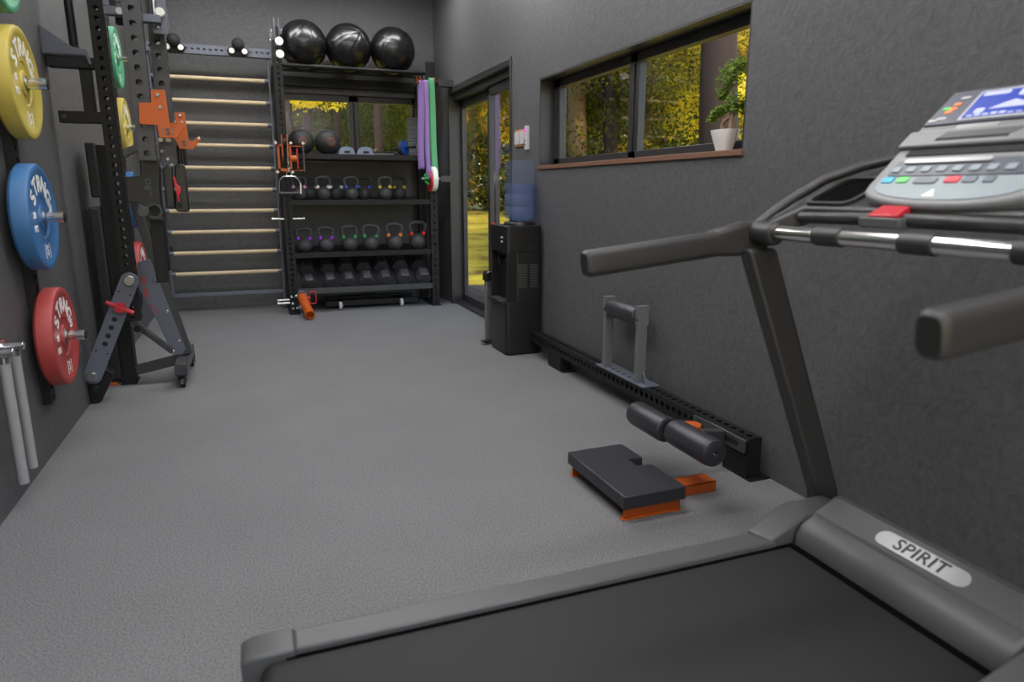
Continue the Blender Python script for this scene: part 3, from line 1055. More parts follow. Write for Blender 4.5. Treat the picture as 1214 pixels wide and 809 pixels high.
b.prism(rrect(2.215, 0.138, 2.33, 0.160, 0.010), 1.8605, 1.8625, M_MATT_BLACK, 'x')
b.prism([(2.44, 0.14), (2.51, 0.14), (2.50, 0.165)], 1.8605, 1.8625, M_MATT_BLACK, 'x')
b.build('clamp_slots', t)

t = thing('leg_roller', 'pair of black foam leg rollers on an orange arm clamped to the floor rail', 'foam roller', (1.6, 2.35, 0))
def roller(y0, y1, x, z, r, parent, m=M_VINYL):
    b = MB()
    prof = [(0.012, 0), (r * 0.7, 0), (r * 0.93, 0.006), (r, 0.024), (r, abs(y1 - y0) - 0.024), (r * 0.93, abs(y1 - y0) - 0.006), (r * 0.7, abs(y1 - y0)), (0.012, abs(y1 - y0))]
    M, L = frame((x, y0, z), (x, y1, z))
    b.lathe(prof, m, M, 32, close=True)
    return b.build('foam_roller', parent, smooth=50)
roller(1.995, 2.27, 1.575, 0.225, 0.056, t)
roller(2.305, 2.565, 1.568, 0.215, 0.056, t)
b = MB()
b.cyl((1.572, 2.01, 0.22), (1.572, 2.555, 0.22), 0.013, M_CHROME)
b.build('axle', t)
b = MB()
b.prism([(1.56, 0.205), (1.56, 0.232), (1.66, 0.222), (1.73, 0.205), (1.73, 0.175), (1.66, 0.19)], 2.2745, 2.3005, M_ORANGE, 'y')
b.cyl((1.70, 2.28, 0.20), (1.70, 2.37, 0.20), 0.02, M_ORANGE)
b.prism(arc(1.715, 2.35, 0.045, 0, 360, 22)[:-1], 0.200, 0.212, M_ORANGE, 'z')
b.build('arm', t, bevel=0.002, label='orange arm')
b = MB()
b.prism([(1.69, 0.20), (1.69, 0.175), (1.80, 0.13), (1.861, 0.125), (1.861, 0.175), (1.80, 0.185)], 2.30, 2.345, M_SATIN, 'y')
b.build('clamp', t, bevel=0.005)

t = thing('roller_stand', 'upright steel frame with one short foam roller standing on the floor rail', 'stand', (1.9, 3.25, 0.182))
b = MB()
b.box((1.862, 2.99, 0.1805), (1.968, 3.52, 0.187), M_BLUEGREY)
for y in (3.13, 3.19, 3.25, 3.31, 3.37):
    b.cyl((1.90, y, 0.187), (1.90, y, 0.1875), 0.012, M_MATT_BLACK)
b.build('base_plate', t, bevel=0.001)
for y in (3.075, 3.435):
    b = MB()
    b.box((1.870, y - 0.016, 0.187), (1.92, y + 0.016, 0.60), M_ALU)
    b.box((1.866, y - 0.018, 0.50), (1.926, y + 0.018, 0.605), M_ALU)
    b.cyl((1.8665, y, 0.53), (1.865, y, 0.53), 0.008, M_MATT_BLACK)
    b.build('post', t, bevel=0.003)
    b = MB()
    b.prism([(y + 0.02, 0.187), (y + 0.07, 0.187), (y + 0.02, 0.25)] if y > 3.2 else [(y - 0.02, 0.187), (y - 0.07, 0.187), (y - 0.02, 0.25)], 1.90, 1.908, M_BLUEGREY, 'x')
    b.build('gusset', t)
roller(3.10, 3.41, 1.90, 0.545, 0.052, t)

# ------------------------------------------------------------------ padded platform on the floor
t = thing('padded_platform', 'notched black padded platform on an orange steel base on the floor', 'platform', (1.32, 2.2, 0))
b = MB()
pts = [(1.204, 2.022), (1.473, 2.022), (1.471, 2.262), (1.402, 2.266), (1.404, 2.335), (1.469, 2.331), (1.468, 2.506), (1.2005, 2.500)]
b.prism(pts, 0.048, 0.100, M_VINYL, 'z')
b.build('pad', t, bevel=0.004, seg=3)
b = MB()
b.box((1.215, 2.04, 0.004), (1.462, 2.048, 0.048), M_ORANGE)
b.box((1.215, 2.475, 0.004), (1.462, 2.483, 0.048), M_ORANGE)
b.box((1.205, 2.03, 0.0), (1.462, 2.06, 0.004), M_ORANGE)
b.box((1.205, 2.46, 0.0), (1.462, 2.49, 0.004), M_ORANGE)
b.box((1.225, 2.048, 0.043), (1.455, 2.475, 0.048), M_ORANGE)
b.build('base', t, bevel=0.0015, label='orange steel base')
b = MB()
b.box((1.43, 2.13, 0.038), (1.695, 2.215, 0.043), M_ORANGE)
b.box((1.43, 2.209, 0.0), (1.695, 2.215, 0.043), M_ORANGE)
b.box((1.43, 2.13, 0.0), (1.695, 2.136, 0.043), M_ORANGE)
b.build('tongue', t, bevel=0.001, label='orange channel arm')

# ------------------------------------------------------------------ water cooler
t = thing('water_cooler', 'tall black water dispenser with vented side standing by the sliding door', 'water cooler', (1.835, 4.8, 0))
cx0, cx1, cy0, cy1 = 1.69, 1.972, 4.60, 4.955
b = MB()
b.prism(rrect(cx0, cy0, cx1, cy1, 0.03, 6), 0.012, 0.40, M_BLACK_PLASTIC, 'z')
b.prism(rrect(cx0 + 0.075, cy0, cx1, cy1, 0.02, 6), 0.40, 0.76, M_BLACK_PLASTIC, 'z')
b.prism(rrect(cx0, cy0, cx1, cy1, 0.03, 6), 0.76, 0.948, M_BLACK_PLASTIC, 'z')
b.box((cx0 + 0.01, cy0, 0.40), (cx0 + 0.08, cy0 + 0.02, 0.76), M_BLACK_PLASTIC)
b.box((cx0 + 0.01, cy1 - 0.02, 0.40), (cx0 + 0.08, cy1, 0.76), M_BLACK_PLASTIC)
b.prism(rrect(cx0 + 0.008, cy0 + 0.008, cx1 - 0.008, cy1 - 0.008, 0.03, 6), 0.0, 0.012, M_MATT_BLACK, 'z')
b.build('body', t, bevel=0.004)
b = MB()
b.prism(rrect(cx0 - 0.03, cy0 + 0.03, cx0 + 0.06, cy1 - 0.03, 0.02, 5), 0.385, 0.405, M_BLACK_PLASTIC, 'z')
b.prism(rrect(cx0 - 0.02, cy0 + 0.045, cx0 + 0.05, cy1 - 0.045, 0.02, 5), 0.405, 0.408, M_SATIN, 'z')
b.build('drip_tray', t, bevel=0.002)
for y in (4.70, 4.85):
    b = MB()
    b.cyl((cx0 + 0.10, y, 0.70), (cx0 + 0.035, y, 0.70), 0.016, M_BLACK_PLASTIC)
    b.cyl((cx0 + 0.045, y, 0.71), (cx0 + 0.045, y, 0.655), 0.011, M_BLACK_PLASTIC)
    b.build('tap', t)
for z in (0.86, 0.83):
    MB().prism(rrect(4.66, z, 4.70, z + 0.012, 0.004), cx0 - 0.002, cx0 + 0.001, M_LIGHTGREY, 'x').build('indicator', t)
b = MB()
for (x0, x1) in ((1.785, 1.858), (1.878, 1.938)):
    for k in range(15):
        z = 0.505 + k * 0.0117
        b.box((x0, cy0 - 0.0012, z), (x1, cy0 + 0.001, z + 0.0035), M_STEEL)
b.build('vent', t, smooth=0)
b = MB()
b.box((1.835, cy0 - 0.001, 0.80), (1.915, cy0 + 0.002, 0.833), M_MATT_BLACK)
b.box((1.832, cy0 - 0.006, 0.833), (1.918, cy0 + 0.002, 0.838), M_BLACK_PLASTIC)
b.build('handle_recess', t)
b = MB()
b.lathe([(0.118, 0.948), (0.118, 0.955), (0.108, 0.972), (0.06, 0.976), (0.05, 0.95)], M_BLACK_PLASTIC, Matrix.Translation((1.862, 4.775, 0)), 36)
b.build('bottle_collar', t)
MB().cyl((1.71, 4.90, 0.945), (1.71, 4.90, 0.962), 0.014, M_KRED).build('hot_button', t)

M_WATERBOTTLE = glass_material('pale blue bottle plastic', (0.80, 0.87, 0.98), 1.25)
def tinted_volume(name, rgb, dens):
    m = bpy.data.materials.new(name)
    m.use_nodes = True
    nt = m.node_tree
    nt.nodes.clear()
    o = nt.nodes.new('ShaderNodeOutputMaterial')
    tr = nt.nodes.new('ShaderNodeBsdfTransparent')
    tr.inputs[0].default_value = s2l(rgb) + (1,)
    df = nt.nodes.new('ShaderNodeBsdfDiffuse')
    df.inputs[0].default_value = s2l((150, 166, 198)) + (1,)
    mx = nt.nodes.new('ShaderNodeMixShader')
    mx.inputs[0].default_value = dens
    nt.links.new(tr.outputs[0], mx.inputs[1])
    nt.links.new(df.outputs[0], mx.inputs[2])
    nt.links.new(mx.outputs[0], o.inputs[0])
    return m
M_SHELL = tinted_volume('milky blue bottle shell', (244, 247, 252), 0.07)
M_WATER = tinted_volume('blue water', (224, 232, 248), 0.15)
t = thing('water_bottle', 'translucent blue water bottle upside down on the black cooler', 'water bottle', (1.862, 4.775, 0.976))
R = 0.112
Mb = Matrix.Translation((1.862, 4.775, 0))
b = MB()
b.lathe([(0.028, 0.955), (0.03, 0.976), (0.075, 0.984), (0.10, 0.996), (R, 1.02), (R, 1.075), (R - 0.007, 1.083), (R, 1.091), (R, 1.165), (R - 0.007, 1.173), (R, 1.181),
         (R, 1.255), (R - 0.007, 1.263), (R, 1.271), (R, 1.385), (R - 0.012, 1.402), (R - 0.03, 1.408), (0.0, 1.405)], M_SHELL, Mb, 40)
b.build('shell', t, smooth=50)
b = MB()
r2 = R - 0.004
b.lathe([(0.02, 0.958), (0.026, 0.980), (0.073, 0.988), (0.097, 1.0), (r2, 1.024), (r2, 1.075), (r2 - 0.007, 1.083), (r2, 1.091), (r2, 1.165), (r2 - 0.007, 1.173), (r2, 1.181), (r2, 1.245), (0.0, 1.245)], M_WATER, Mb, 40)
b.build('water', t, smooth=50)

t = thing('pedal_bin', 'slim steel pedal stand between the black water cooler and the door', 'dispenser stand', (1.735, 5.13, 0))
b = MB()
b.box((1.705, 5.10, 0.012), (1.765, 5.14, 0.50), M_ALU)
b.build('column', t, bevel=0.006)
b = MB()
b.cyl((1.735, 5.10, 0.0), (1.735, 5.10, 0.014), 0.055, M_MATT_BLACK)
b.build('foot_plate', t)
b = MB()
b.cyl((1.672, 5.03, 0.022), (1.672, 5.03, 0.036), 0.032, M_BLACK_PLASTIC)
b.beam((1.672, 5.03, 0.018), (1.735, 5.10, 0.018), 0.02, 0.008, M_BLACK_PLASTIC)
b.build('pedal', t, bevel=0.002)
b = MB()
b.box((1.695, 5.06, 0.50), (1.78, 5.15, 0.56), M_BLACK_PLASTIC)
b.prism([(1.70, 0.56), (1.78, 0.56), (1.78, 0.575), (1.71, 0.575)], 5.055, 5.145, M_CHROME, 'y')
b.build('head', t, bevel=0.004)

# ------------------------------------------------------------------ wall thermostat and card holder
t = thing('wall_thermostat', 'slim white thermostat with magenta display on the wall between door and window', 'thermostat', (XR, 4.90, 1.58))
MB().box((XR - 0.028, 4.885, 1.493), (XR, 4.925, 1.663), M_LIGHTGREY).build('housing', t, bevel=0.004)
MB().box((XR - 0.030, 4.893, 1.615), (XR - 0.0275, 4.917, 1.65), mat('magenta display', (226, 40, 206), 0.4, emit=0.6)).build('display', t, smooth=0)
for z in (1.56, 1.53):
    MB().cyl((XR - 0.031, 4.905, z), (XR - 0.028, 4.905, z), 0.006, M_SATIN).build('button', t)
t = thing('switch_plate', 'small tan framed double switch plate beside the white thermostat', 'switch plate', (XR, 5.06, 1.6))
MB().box((XR - 0.012, 4.955, 1.525), (XR, 5.165, 1.648), mat('tan plastic', (186, 138, 92), 0.5)).build('frame', t, bevel=0.003)
for y in (4.965, 5.07):
    MB().box((XR - 0.02, y, 1.54), (XR - 0.012, y + 0.083, 1.633), M_LIGHTGREY).build('switch', t, bevel=0.003)

# ------------------------------------------------------------------ bonsai on the window sill
t = thing('bonsai_tree', 'small bonsai with a twisted trunk in a white pot on the window sill', 'bonsai', (2.035, 2.675, 1.371))
M_POT = mat('white glazed pot', (224, 222, 218), 0.35)
PX, PY, PZ = 2.035, 2.665, 1.371
b = MB()
rings = [(0.030, 0.0), (0.039, 0.004), (0.048, 0.03), (0.059, 0.06), (0.068, 0.09), (0.0685, 0.094), (0.062, 0.094), (0.058, 0.08)]
vs, fs = [], []
N = 32
for (r, z) in rings:
    for i in range(N):
        a = 2 * PI * i / N
        ca, sa = math.cos(a), math.sin(a)
        k = 1 / (abs(ca) ** 3.2 + abs(sa) ** 3.2) ** (1 / 3.2)
        vs.append((PX + r * k * ca * 0.7, PY + r * k * sa, PZ + z))
for k in range(len(rings) - 1):
    fs += [(k * N + i, k * N + (i + 1) % N, (k + 1) * N + (i + 1) % N, (k + 1) * N + i) for i in range(N)]
fs.append(tuple(range(N - 1, -1, -1)))
b.add(vs, fs, M_POT)
b.build('pot', t, label='white ceramic pot')
b = MB()
b.add([(PX + 0.045 * math.cos(2 * PI * i / 20), PY + 0.06 * math.sin(2 * PI * i / 20), PZ + 0.082) for i in range(20)], [tuple(range(20))], M_CREAM)
b.build('soil', t)
M_BBARK = mat('bonsai bark', (142, 118, 96), 0.8, noise=0.3, nscale=60, bump=0.5, bscale=90)
b = MB()
b.tube([(PX, PY + 0.02, PZ + 0.07), (PX, PY + 0.022, PZ + 0.115), (PX, PY + 0.005, PZ + 0.133), (PX, PY - 0.022, PZ + 0.145), (PX + .005, PY - 0.028, PZ + 0.175), (PX, PY - 0.012, PZ + 0.20),
        (PX, PY - 0.003, PZ + 0.218), (PX, PY - 0.02, PZ + 0.235), (PX, PY - 0.032, PZ + 0.26), (PX, PY - 0.025, PZ + 0.31)], 0.008, M_BBARK, n=8,
       rs=[0.011, 0.010, 0.010, 0.010, 0.009, 0.010, 0.010, 0.009, 0.006, 0.003])
b.tube([(PX - .005, PY - 0.042, PZ + 0.07), (PX - .005, PY - 0.047, PZ + 0.12), (PX, PY - 0.05, PZ + 0.16), (PX, PY - 0.06, PZ + 0.19)], 0.011, M_BBARK, n=8, rs=[0.014, 0.011, 0.008, 0.004])
b.tube([(PX, PY + 0.005, PZ + 0.133), (PX, PY + 0.04, PZ + 0.15), (PX, PY + 0.07, PZ + 0.155)], 0.004, M_BBARK, n=6)
b.build('trunk', t)
M_BLEAF = leaf_material('bonsai leaves', (74, 100, 50), (128, 150, 72), 0.35)
rnd = random.Random(21)
b = MB()
cs = [(PX, PY - 0.02, PZ + 0.345, 0.058), (PX, PY + 0.005, PZ + 0.30, 0.055), (PX, PY - 0.055, PZ + 0.315, 0.058), (PX, PY - 0.07, PZ + 0.36, 0.045), (PX, PY + 0.02, PZ + 0.26, 0.045), (PX, PY + 0.025, PZ + 0.235, 0.026),
      (PX, PY + 0.03, PZ + 0.185, 0.03), (PX, PY + 0.06, PZ + 0.17, 0.032), (PX, PY + 0.10, PZ + 0.15, 0.026), (PX, PY - 0.065, PZ + 0.21, 0.052), (PX, PY - 0.085, PZ + 0.18, 0.042), (PX, PY - 0.03, PZ + 0.19, 0.035)]
leaf_cloud(b, cs, 2300, 0.0095, M_BLEAF, rnd)
b.build('foliage', t, smooth=0)

# ------------------------------------------------------------------ back storage rack
t = thing('storage_rack', 'black perforated steel storage rack with three shelves and a ball rail on the back wall', 'rack', (1.1, 7.3, 0))
PXL, PXR = 0.345, 1.79
PY0, PY1 = 7.055, 7.56
b = MB()
b.perf((PXL, PY0, 0.008), (PXL, PY0, 2.53), 0.078, 0.078, M_BLACK, ref=(0, 1, 0), pitch=0.05, r=0.015, sides='uUvV')
b.build('post', t, smooth=20)
for (x, y, z1) in ((PXR, PY0, 2.40), (PXL, PY1, 2.40), (PXR, PY1, 2.40)):
    b = MB()
    b.perf((x, y, 0.008), (x, y, z1), 0.075, 0.075, M_BLACK, ref=(0, 1, 0), pitch=0.075, r=0.012, sides='uv', n=12)
    b.build('post', t, smooth=20)
for (x, y0, y1) in ((PXL, 6.93, 7.62), (PXR, 6.98, 7.62)):
    MB().box((x - 0.05, y0, 0), (x + 0.05, y1, 0.008), M_BLACK).build('foot_plate', t, bevel=0.002)
def shelf(zf, zr, name, lip=0.045, m=M_BLACK):
    b = MB()
    x0, x1 = PXL + 0.04, PXR - 0.04
    b.prism([(7.03, zf - 0.008), (7.03, zf), (7.60, zr), (7.60, zr - 0.008)], x0, x1, m, 'x')
    b.box((x0, 7.022, zf - lip), (x1, 7.03, zf + 0.006), m)
    b.box((x0, 7.595, zr - 0.04), (x1, 7.603, zr + 0.03), m)
    return b.build(name, t, bevel=0.0015)
shelf(1.535, 1.535, 'shelf')
shelf(1.10, 1.10, 'shelf')
shelf(0.59, 0.59, 'shelf')
b = MB()
b.prism([(7.0, 0.185), (7.0, 0.195), (7.58, 0.514), (7.58, 0.504)], PXL + 0.04, PXR - 0.04, M_SATIN, 'x')
b.box((PXL + 0.04, 6.992, 0.190), (PXR - 0.04, 7.0, 0.245), M_SATIN)
b.build('sloped_shelf', t, bevel=0.0015, label='sloped grey dumbbell shelf')
b = MB()
for (y, z) in ((7.10, 2.343), (7.34, 2.343)):
    b.tube([(PXL + 0.03, y, z), (PXR - 0.03, y, z)], 0.02, M_BLACK, n=14)
b.build('ball_rail', t, smooth=60)
b = MB()
b.box((PXR - 0.055, 7.02, 2.28), (PXR + 0.045, 7.028, 2.44), M_BLACK)
b.build('rail_bracket', t, bevel=0.002)
b = MB()
b.beam((PXL, 7.59, 2.27), (PXR, 7.59, 2.27), 0.05, 0.09, M_BLACK)
b.build('rear_beam', t, bevel=0.003)

# skid with white end caps under the lowest shelf
t = thing('low_trolley', 'low black steel trolley on two white wheels under the dumbbell shelf', 'trolley', (1.14, 7.3, 0))
b = MB()
b.box((0.66, 7.12, 0.03), (1.62, 7.17, 0.085), M_BLACK)
b.box((0.66, 7.42, 0.03), (1.62, 7.47, 0.085), M_BLACK)
b.box((0.80, 7.17, 0.04), (0.86, 7.42, 0.07), M_BLACK)
b.box((1.42, 7.17, 0.04), (1.48, 7.42, 0.07), M_BLACK)
b.build('frame', t, bevel=0.003)
for x in (0.80, 1.43):
    MB().cyl((x - 0.016, 7.085, 0.042), (x + 0.016, 7.085, 0.042), 0.042, M_LIGHTGREY, n=24).build('wheel', t, bevel=0.006, label='white wheel')

# kettlebells
def make_kettlebell():
    r = thing('kettlebell', 'kettlebell', 'kettlebell')
    b = MB()
    prof = [(0.045, 0.0), (0.058, 0.004)]
    R = 0.082
    for a in range(-58, 80, 6):
        prof.append((R * math.cos(rad(a)), 0.072 + R * math.sin(rad(a))))
    prof.append((0.0, 0.072 + R * math.sin(rad(80))))
    b.lathe(prof, M_IRON, None, 32)
    b.build('body', r, smooth=50)
    b = MB()
    pts = [(-0.052, 0, 0.125), (-0.068, 0, 0.165), (-0.078, 0, 0.205), (-0.072, 0, 0.232), (-0.052, 0, 0.248), (-0.025, 0, 0.253), (0.025, 0, 0.253), (0.052, 0, 0.248), (0.072, 0, 0.232), (0.078, 0, 0.205), (0.068, 0, 0.165), (0.052, 0, 0.125)]
    b.tube(pts, 0.018, M_IRON, n=12)
    b.build('handle', r)
    M_RING = mat('kettlebell ring', (255, 255, 255), 0.5)
    for sg in (-1, 1):
        b = MB()
        b.cyl((sg * 0.0555, 0, 0.134), (sg * 0.0665, 0, 0.161), 0.0195, M_RING, n=16)
        b.build('colour_ring', r)
    return r
KB = make_kettlebell()
ringc = {'pink': (206, 142, 190), 'white': (225, 225, 220), 'blue': (52, 92, 190), 'yellow': (214, 190, 70), 'purple': (150, 50, 205), 'green': (40, 148, 70), 'orange': (232, 124, 30), 'red': (222, 34, 34)}
ringm = {k: mat(k + ' ring paint', v, 0.45) for k, v in ringc.items()}
kbs = []
for i, (col, x) in enumerate((('pink', 0.47), ('white', 0.70), ('blue', 0.975), ('yellow', 1.315))):
    kbs.append((col, x, 7.16, 1.1005, 0.88, 'front of its pair, upper kettlebell shelf'))
for i, (col, x) in enumerate((('pink', 0.60), ('white', 0.85), ('blue', 1.135), ('yellow', 1.505))):
    kbs.append((col, x, 7.37, 1.1005, 0.88, 'rear of its pair, upper kettlebell shelf'))
for col, x, s_, tx in (('purple', 0.487, 0.93, 'nearer the perforated post'), ('purple', 0.70, 0.95, 'beside the green pair'), ('green', 0.932, 0.98, 'next to the purple pair'), ('green', 1.147, 1.0, 'next to the orange one'),
                       ('orange', 1.395, 1.04, 'next to the red one'), ('red', 1.64, 1.1, 'at the end by the door')):
    kbs.append((col, x, 7.16, 0.5905, s_, tx + ' on the lower kettlebell shelf'))
for i, (col, x, y, z, s_, tx) in enumerate(kbs):
    o = KB if i == 0 else copy_tree(KB)
    o.location = (x, y, z)
    o.scale = (s_, s_, s_)
    o.rotation_euler = (0, 0, random.uniform(-0.12, 0.12))
    o['label'] = 'grey kettlebell with %s rings, %s' % (col, tx)
    o['group'] = 'kettlebells on the storage rack'
    for ch in o.children:
        if ch.name.startswith('colour_ring'):
            if i:
                pass
            ch['label'] = col + ' ring'
            ch.material_slots[0].link = 'OBJECT'
            ch.material_slots[0].material = ringm[col]

# dumbbells, stored end-on along the sloped shelf
def make_dumbbell():
    r = thing('dumbbell', 'dumbbell', 'dumbbell')
    def head(c0, c1):
        b = MB()
        n = 6
        vs = []
        for (y, k) in ((c0, 0.86), (c0 + (0.015 if c1 > c0 else -0.015), 1), (c1, 1)):
            vs += [(0.082 * k * math.cos(2 * PI * i / n), y, 0.071 + 0.082 * k * math.sin(2 * PI * i / n)) for i in range(n)]
        fs = [tuple(range(n)), tuple(range(3 * n - 1, 2 * n - 1, -1))]
        for q in range(2):
            fs += [(q * n + i, q * n + (i + 1) % n, (q + 1) * n + (i + 1) % n, (q + 1) * n + i) for i in range(n)]
        b.add(vs, fs, M_HEX)
        return b.build('head', r, smooth=0, bevel=0.006)
    head(-0.175, -0.07)
    head(0.175, 0.07)
    b = MB()
    b.lathe([(0.016, -0.072), (0.017, -0.03), (0.019, 0.0), (0.017, 0.03), (0.016, 0.072)], M_CHROME, Matrix.Translation((0, 0, 0.071)) @ Matrix.Rotation(rad(90), 4, 'X'), 16)
    b.build('handle', r, label='chrome handle')
    return r
DBP = make_dumbbell()
dbx = [0.505, 0.705, 0.89, 1.072, 1.262, 1.46, 1.665]
where = ['closest to the perforated post', 'second from the post', 'third from the post', 'in the middle of the row', 'third from the door', 'second from the door', 'closest to the door']
for i, x in enumerate(dbx):
    o = DBP if i == 0 else copy_tree(DBP)
    y = 7.205
    o.location = (x, y, 0.195 + (y - 7.0) * 0.55 + 0.002)
    o.rotation_euler = (math.atan(0.55), 0, 0)
    s_ = 0.84 + 0.02 * i
    o.scale = (s_, 1.0 + 0.01 * i, s_)
    o['label'] = 'dark hex dumbbell on the lowest shelf, ' + where[i]
    o['group'] = 'hex dumbbells on the sloped shelf'

# medicine balls on the rail
def make_medicine_ball():
    r = thing('medicine_ball', 'ball', 'medicine ball')
    R = 0.222
    b = MB()
    vs, fs = [], []
    U, V = 72, 36
    for j in range(V + 1):
        ph = PI * j / V
        for i in range(U):
            th = 2 * PI * i / U
            p = Vector((math.sin(ph) * math.cos(th), math.sin(ph) * math.sin(th), math.cos(ph)))
            g = min(abs(p.x), abs(p.y), abs(p.z), abs(p.x - p.y) * 0.7, abs(p.x + p.y) * 0.7)
            k = 1 - 0.018 * math.exp(-(g / 0.03) ** 2)
            vs.append(p * R * k)
    for j in range(V):
        for i in range(U):
            fs.append((j * U + i, (j + 1) * U + i, (j + 1) * U + (i + 1) % U, j * U + (i + 1) % U))
    b.add(vs, fs, M_LEATHER)
    b.build('leather_panels', r, smooth=80)
    b = MB()
    for ax in range(3):
        c = []
        for i in range(48):
            a = 2 * PI * i / 48
            p = [0, 0, 0]
            p[(ax + 1) % 3] = math.cos(a) * R * 0.983
            p[(ax + 2) % 3] = math.sin(a) * R * 0.983
            c.append(tuple(p))
        b.tube(c, 0.0022, M_MATT_BLACK, n=6, closed=True)
    b.build('seams', r)
    return r
MBP = make_medicine_ball()
for i, (x, y, rot, tx) in enumerate(((0.598, 7.235, (0.5, 0.1, 0.3), 'next to the perforated post'), (1.022, 7.235, (0.9, 0.5, 0.2), 'between the two others'), (1.455, 7.235, (0.3, 0.35, 1.1), 'nearest the resistance bands'))):
    o = MBP if i == 0 else copy_tree(MBP)
    o.location = (x, y - 0.015, 2.343 + 0.2105)
    o.rotation_euler = rot
    o['label'] = 'shiny black medicine ball on the top rail, ' + tx
    o['group'] = 'medicine balls on the top rail'

# slam balls
def make_slam_ball():
    r = thing('slam_ball', 'ball', 'slam ball')
    R = 0.122
    b = MB()
    b.lathe([(R * math.sin(rad(a)), -R * math.cos(rad(a))) for a in range(0, 181, 6)], M_RUBBER, Matrix.Rotation(rad(90), 4, 'X'), 36)
    b.build('rubber_shell', r, smooth=60)
    b = MB()
    b.lathe([(0.022, 0), (0.03, 0.004), (0.0, 0.006)], M_SATIN, Matrix.Translation((0, -R - 0.001, 0)) @ Matrix.Rotation(rad(90), 4, 'X'), 24)
    b.build('valve', r)
    b = MB()
    b.tube([(0.035 * math.cos(2 * PI * i / 28), -R * 0.955, 0.035 * math.sin(2 * PI * i / 28)) for i in range(28)], 0.003, M_ORANGE, n=6, closed=True)
    b.build('orange_ring', r, label='orange ring')
    return r
SBP = make_slam_ball()
for i, (x, y, rz, tx) in enumerate(((0.523, 7.20, 0.06, 'next to the perforated post'), (0.775, 7.22, 0.2, 'beside the grey push-up blocks'))):
    o = SBP if i == 0 else copy_tree(SBP)
    o.location = (x, y, 1.535 + 0.1225)
    o.rotation_euler = (0.0, 0, rz)
    o['label'] = 'matt black slam ball below the back window, ' + tx
    o['group'] = 'slam balls on the shelf'

# push-up blocks, ab wheel, bar and plate stack on the slam ball shelf
def make_block():
    r = thing('push_up_block', 'block', 'push-up block')
    b = MB()
    prof = [(-0.085, 0), (0.085, 0), (0.06, 0.062), (0.045, 0.075), (-0.045, 0.075), (-0.06, 0.062)]
    b.prism(prof, -0.05, 0.05, mat('blue grey plastic', (112, 122, 142), 0.5), 'y')
    b.build('body', r, bevel=0.004)
    b = MB()
    b.prism(rrect(-0.03, 0.018, 0.03, 0.042, 0.01), -0.052, 0.052, M_MATT_BLACK, 'y')
    b.build('handhold', r)
    MB().box((-0.03, -0.045, 0.0752), (0.03, 0.045, 0.082), M_BLUE).build('grip_pad', r, bevel=0.002, label='blue grip pad')
    return r
PB = make_block()
for i, (x, tx) in enumerate(((0.945, 'beside the slam balls'), (1.128, 'towards the blue wheel'))):
    o = PB if i == 0 else copy_tree(PB)
    o.location = (x, 7.14, 1.5355)
    o['label'] = 'small blue grey push-up block on the window shelf ' + tx
    o['group'] = 'push-up blocks'
t = thing('ab_wheel', 'blue ab wheel with black handles on the window shelf by the plate stack', 'exercise wheel', (1.53, 7.18, 1.536))
M, L = frame((1.515, 7.16, 1.618), (1.545, 7.13, 1.622))
b = MB()
b.lathe([(0.015, -0.022), (0.078, -0.022), (0.083, -0.01), (0.083, 0.01), (0.078, 0.022), (0.015, 0.022)], M_RUBBER, M, 32, close=True)
b.build('tyre', t)
b = MB()
b.lathe([(0.012, 0.018), (0.066, 0.018), (0.07, 0.028), (0.02, 0.034), (0.012, 0.034)], mat('bright blue plastic', (22, 84, 186), 0.4), M, 32, close=True)
for k in range(6):
    a = 2 * PI * k / 6
    b.beam(M @ Vector((0.02 * math.cos(a), 0.02 * math.sin(a), 0.03)), M @ Vector((0.064 * math.cos(a), 0.064 * math.sin(a), 0.026)), 0.008, 0.01, M_BLACK_PLASTIC)
b.build('hub', t, label='blue spoked hub')
b = MB()
b.cyl(M @ Vector((0, 0, -0.15)), M @ Vector((0, 0, 0.15)), 0.013, M_BLACK_PLASTIC)
b.build('handle', t, bevel=0.003)
t = thing('short_bar', 'short grey steel bar lying on the window shelf before the ab wheel', 'bar', (1.3, 7.12, 1.536))
MB().cyl((1.20, 7.115, 1.547), (1.43, 7.10, 1.547), 0.011, M_SATIN).build('shaft', t)
b = MB()
b.cyl((1.41, 7.101, 1.5565), (1.425, 7.10, 1.5565), 0.02, M_MATT_BLACK)
b.cyl((1.43, 7.10, 1.5565), (1.445, 7.099, 1.5565), 0.02, M_MATT_BLACK)
b.build('collar', t)
t = thing('ribbed_column', 'grey ribbed weight column standing behind the purple bands', 'weight stack', (1.67, 7.45, 1.536))
b = MB()
for k in range(17):
    b.box((1.625, 7.38, 1.536 + k * 0.024), (1.725, 7.50, 1.536 + k * 0.024 + 0.019), M_SLATE)
b.build('weight_plates', t, bevel=0.002)
b = MB()
b.cyl((1.675, 7.44, 1.537), (1.675, 7.44, 1.945), 0.012, M_SATIN)
b.build('guide_rod', t)

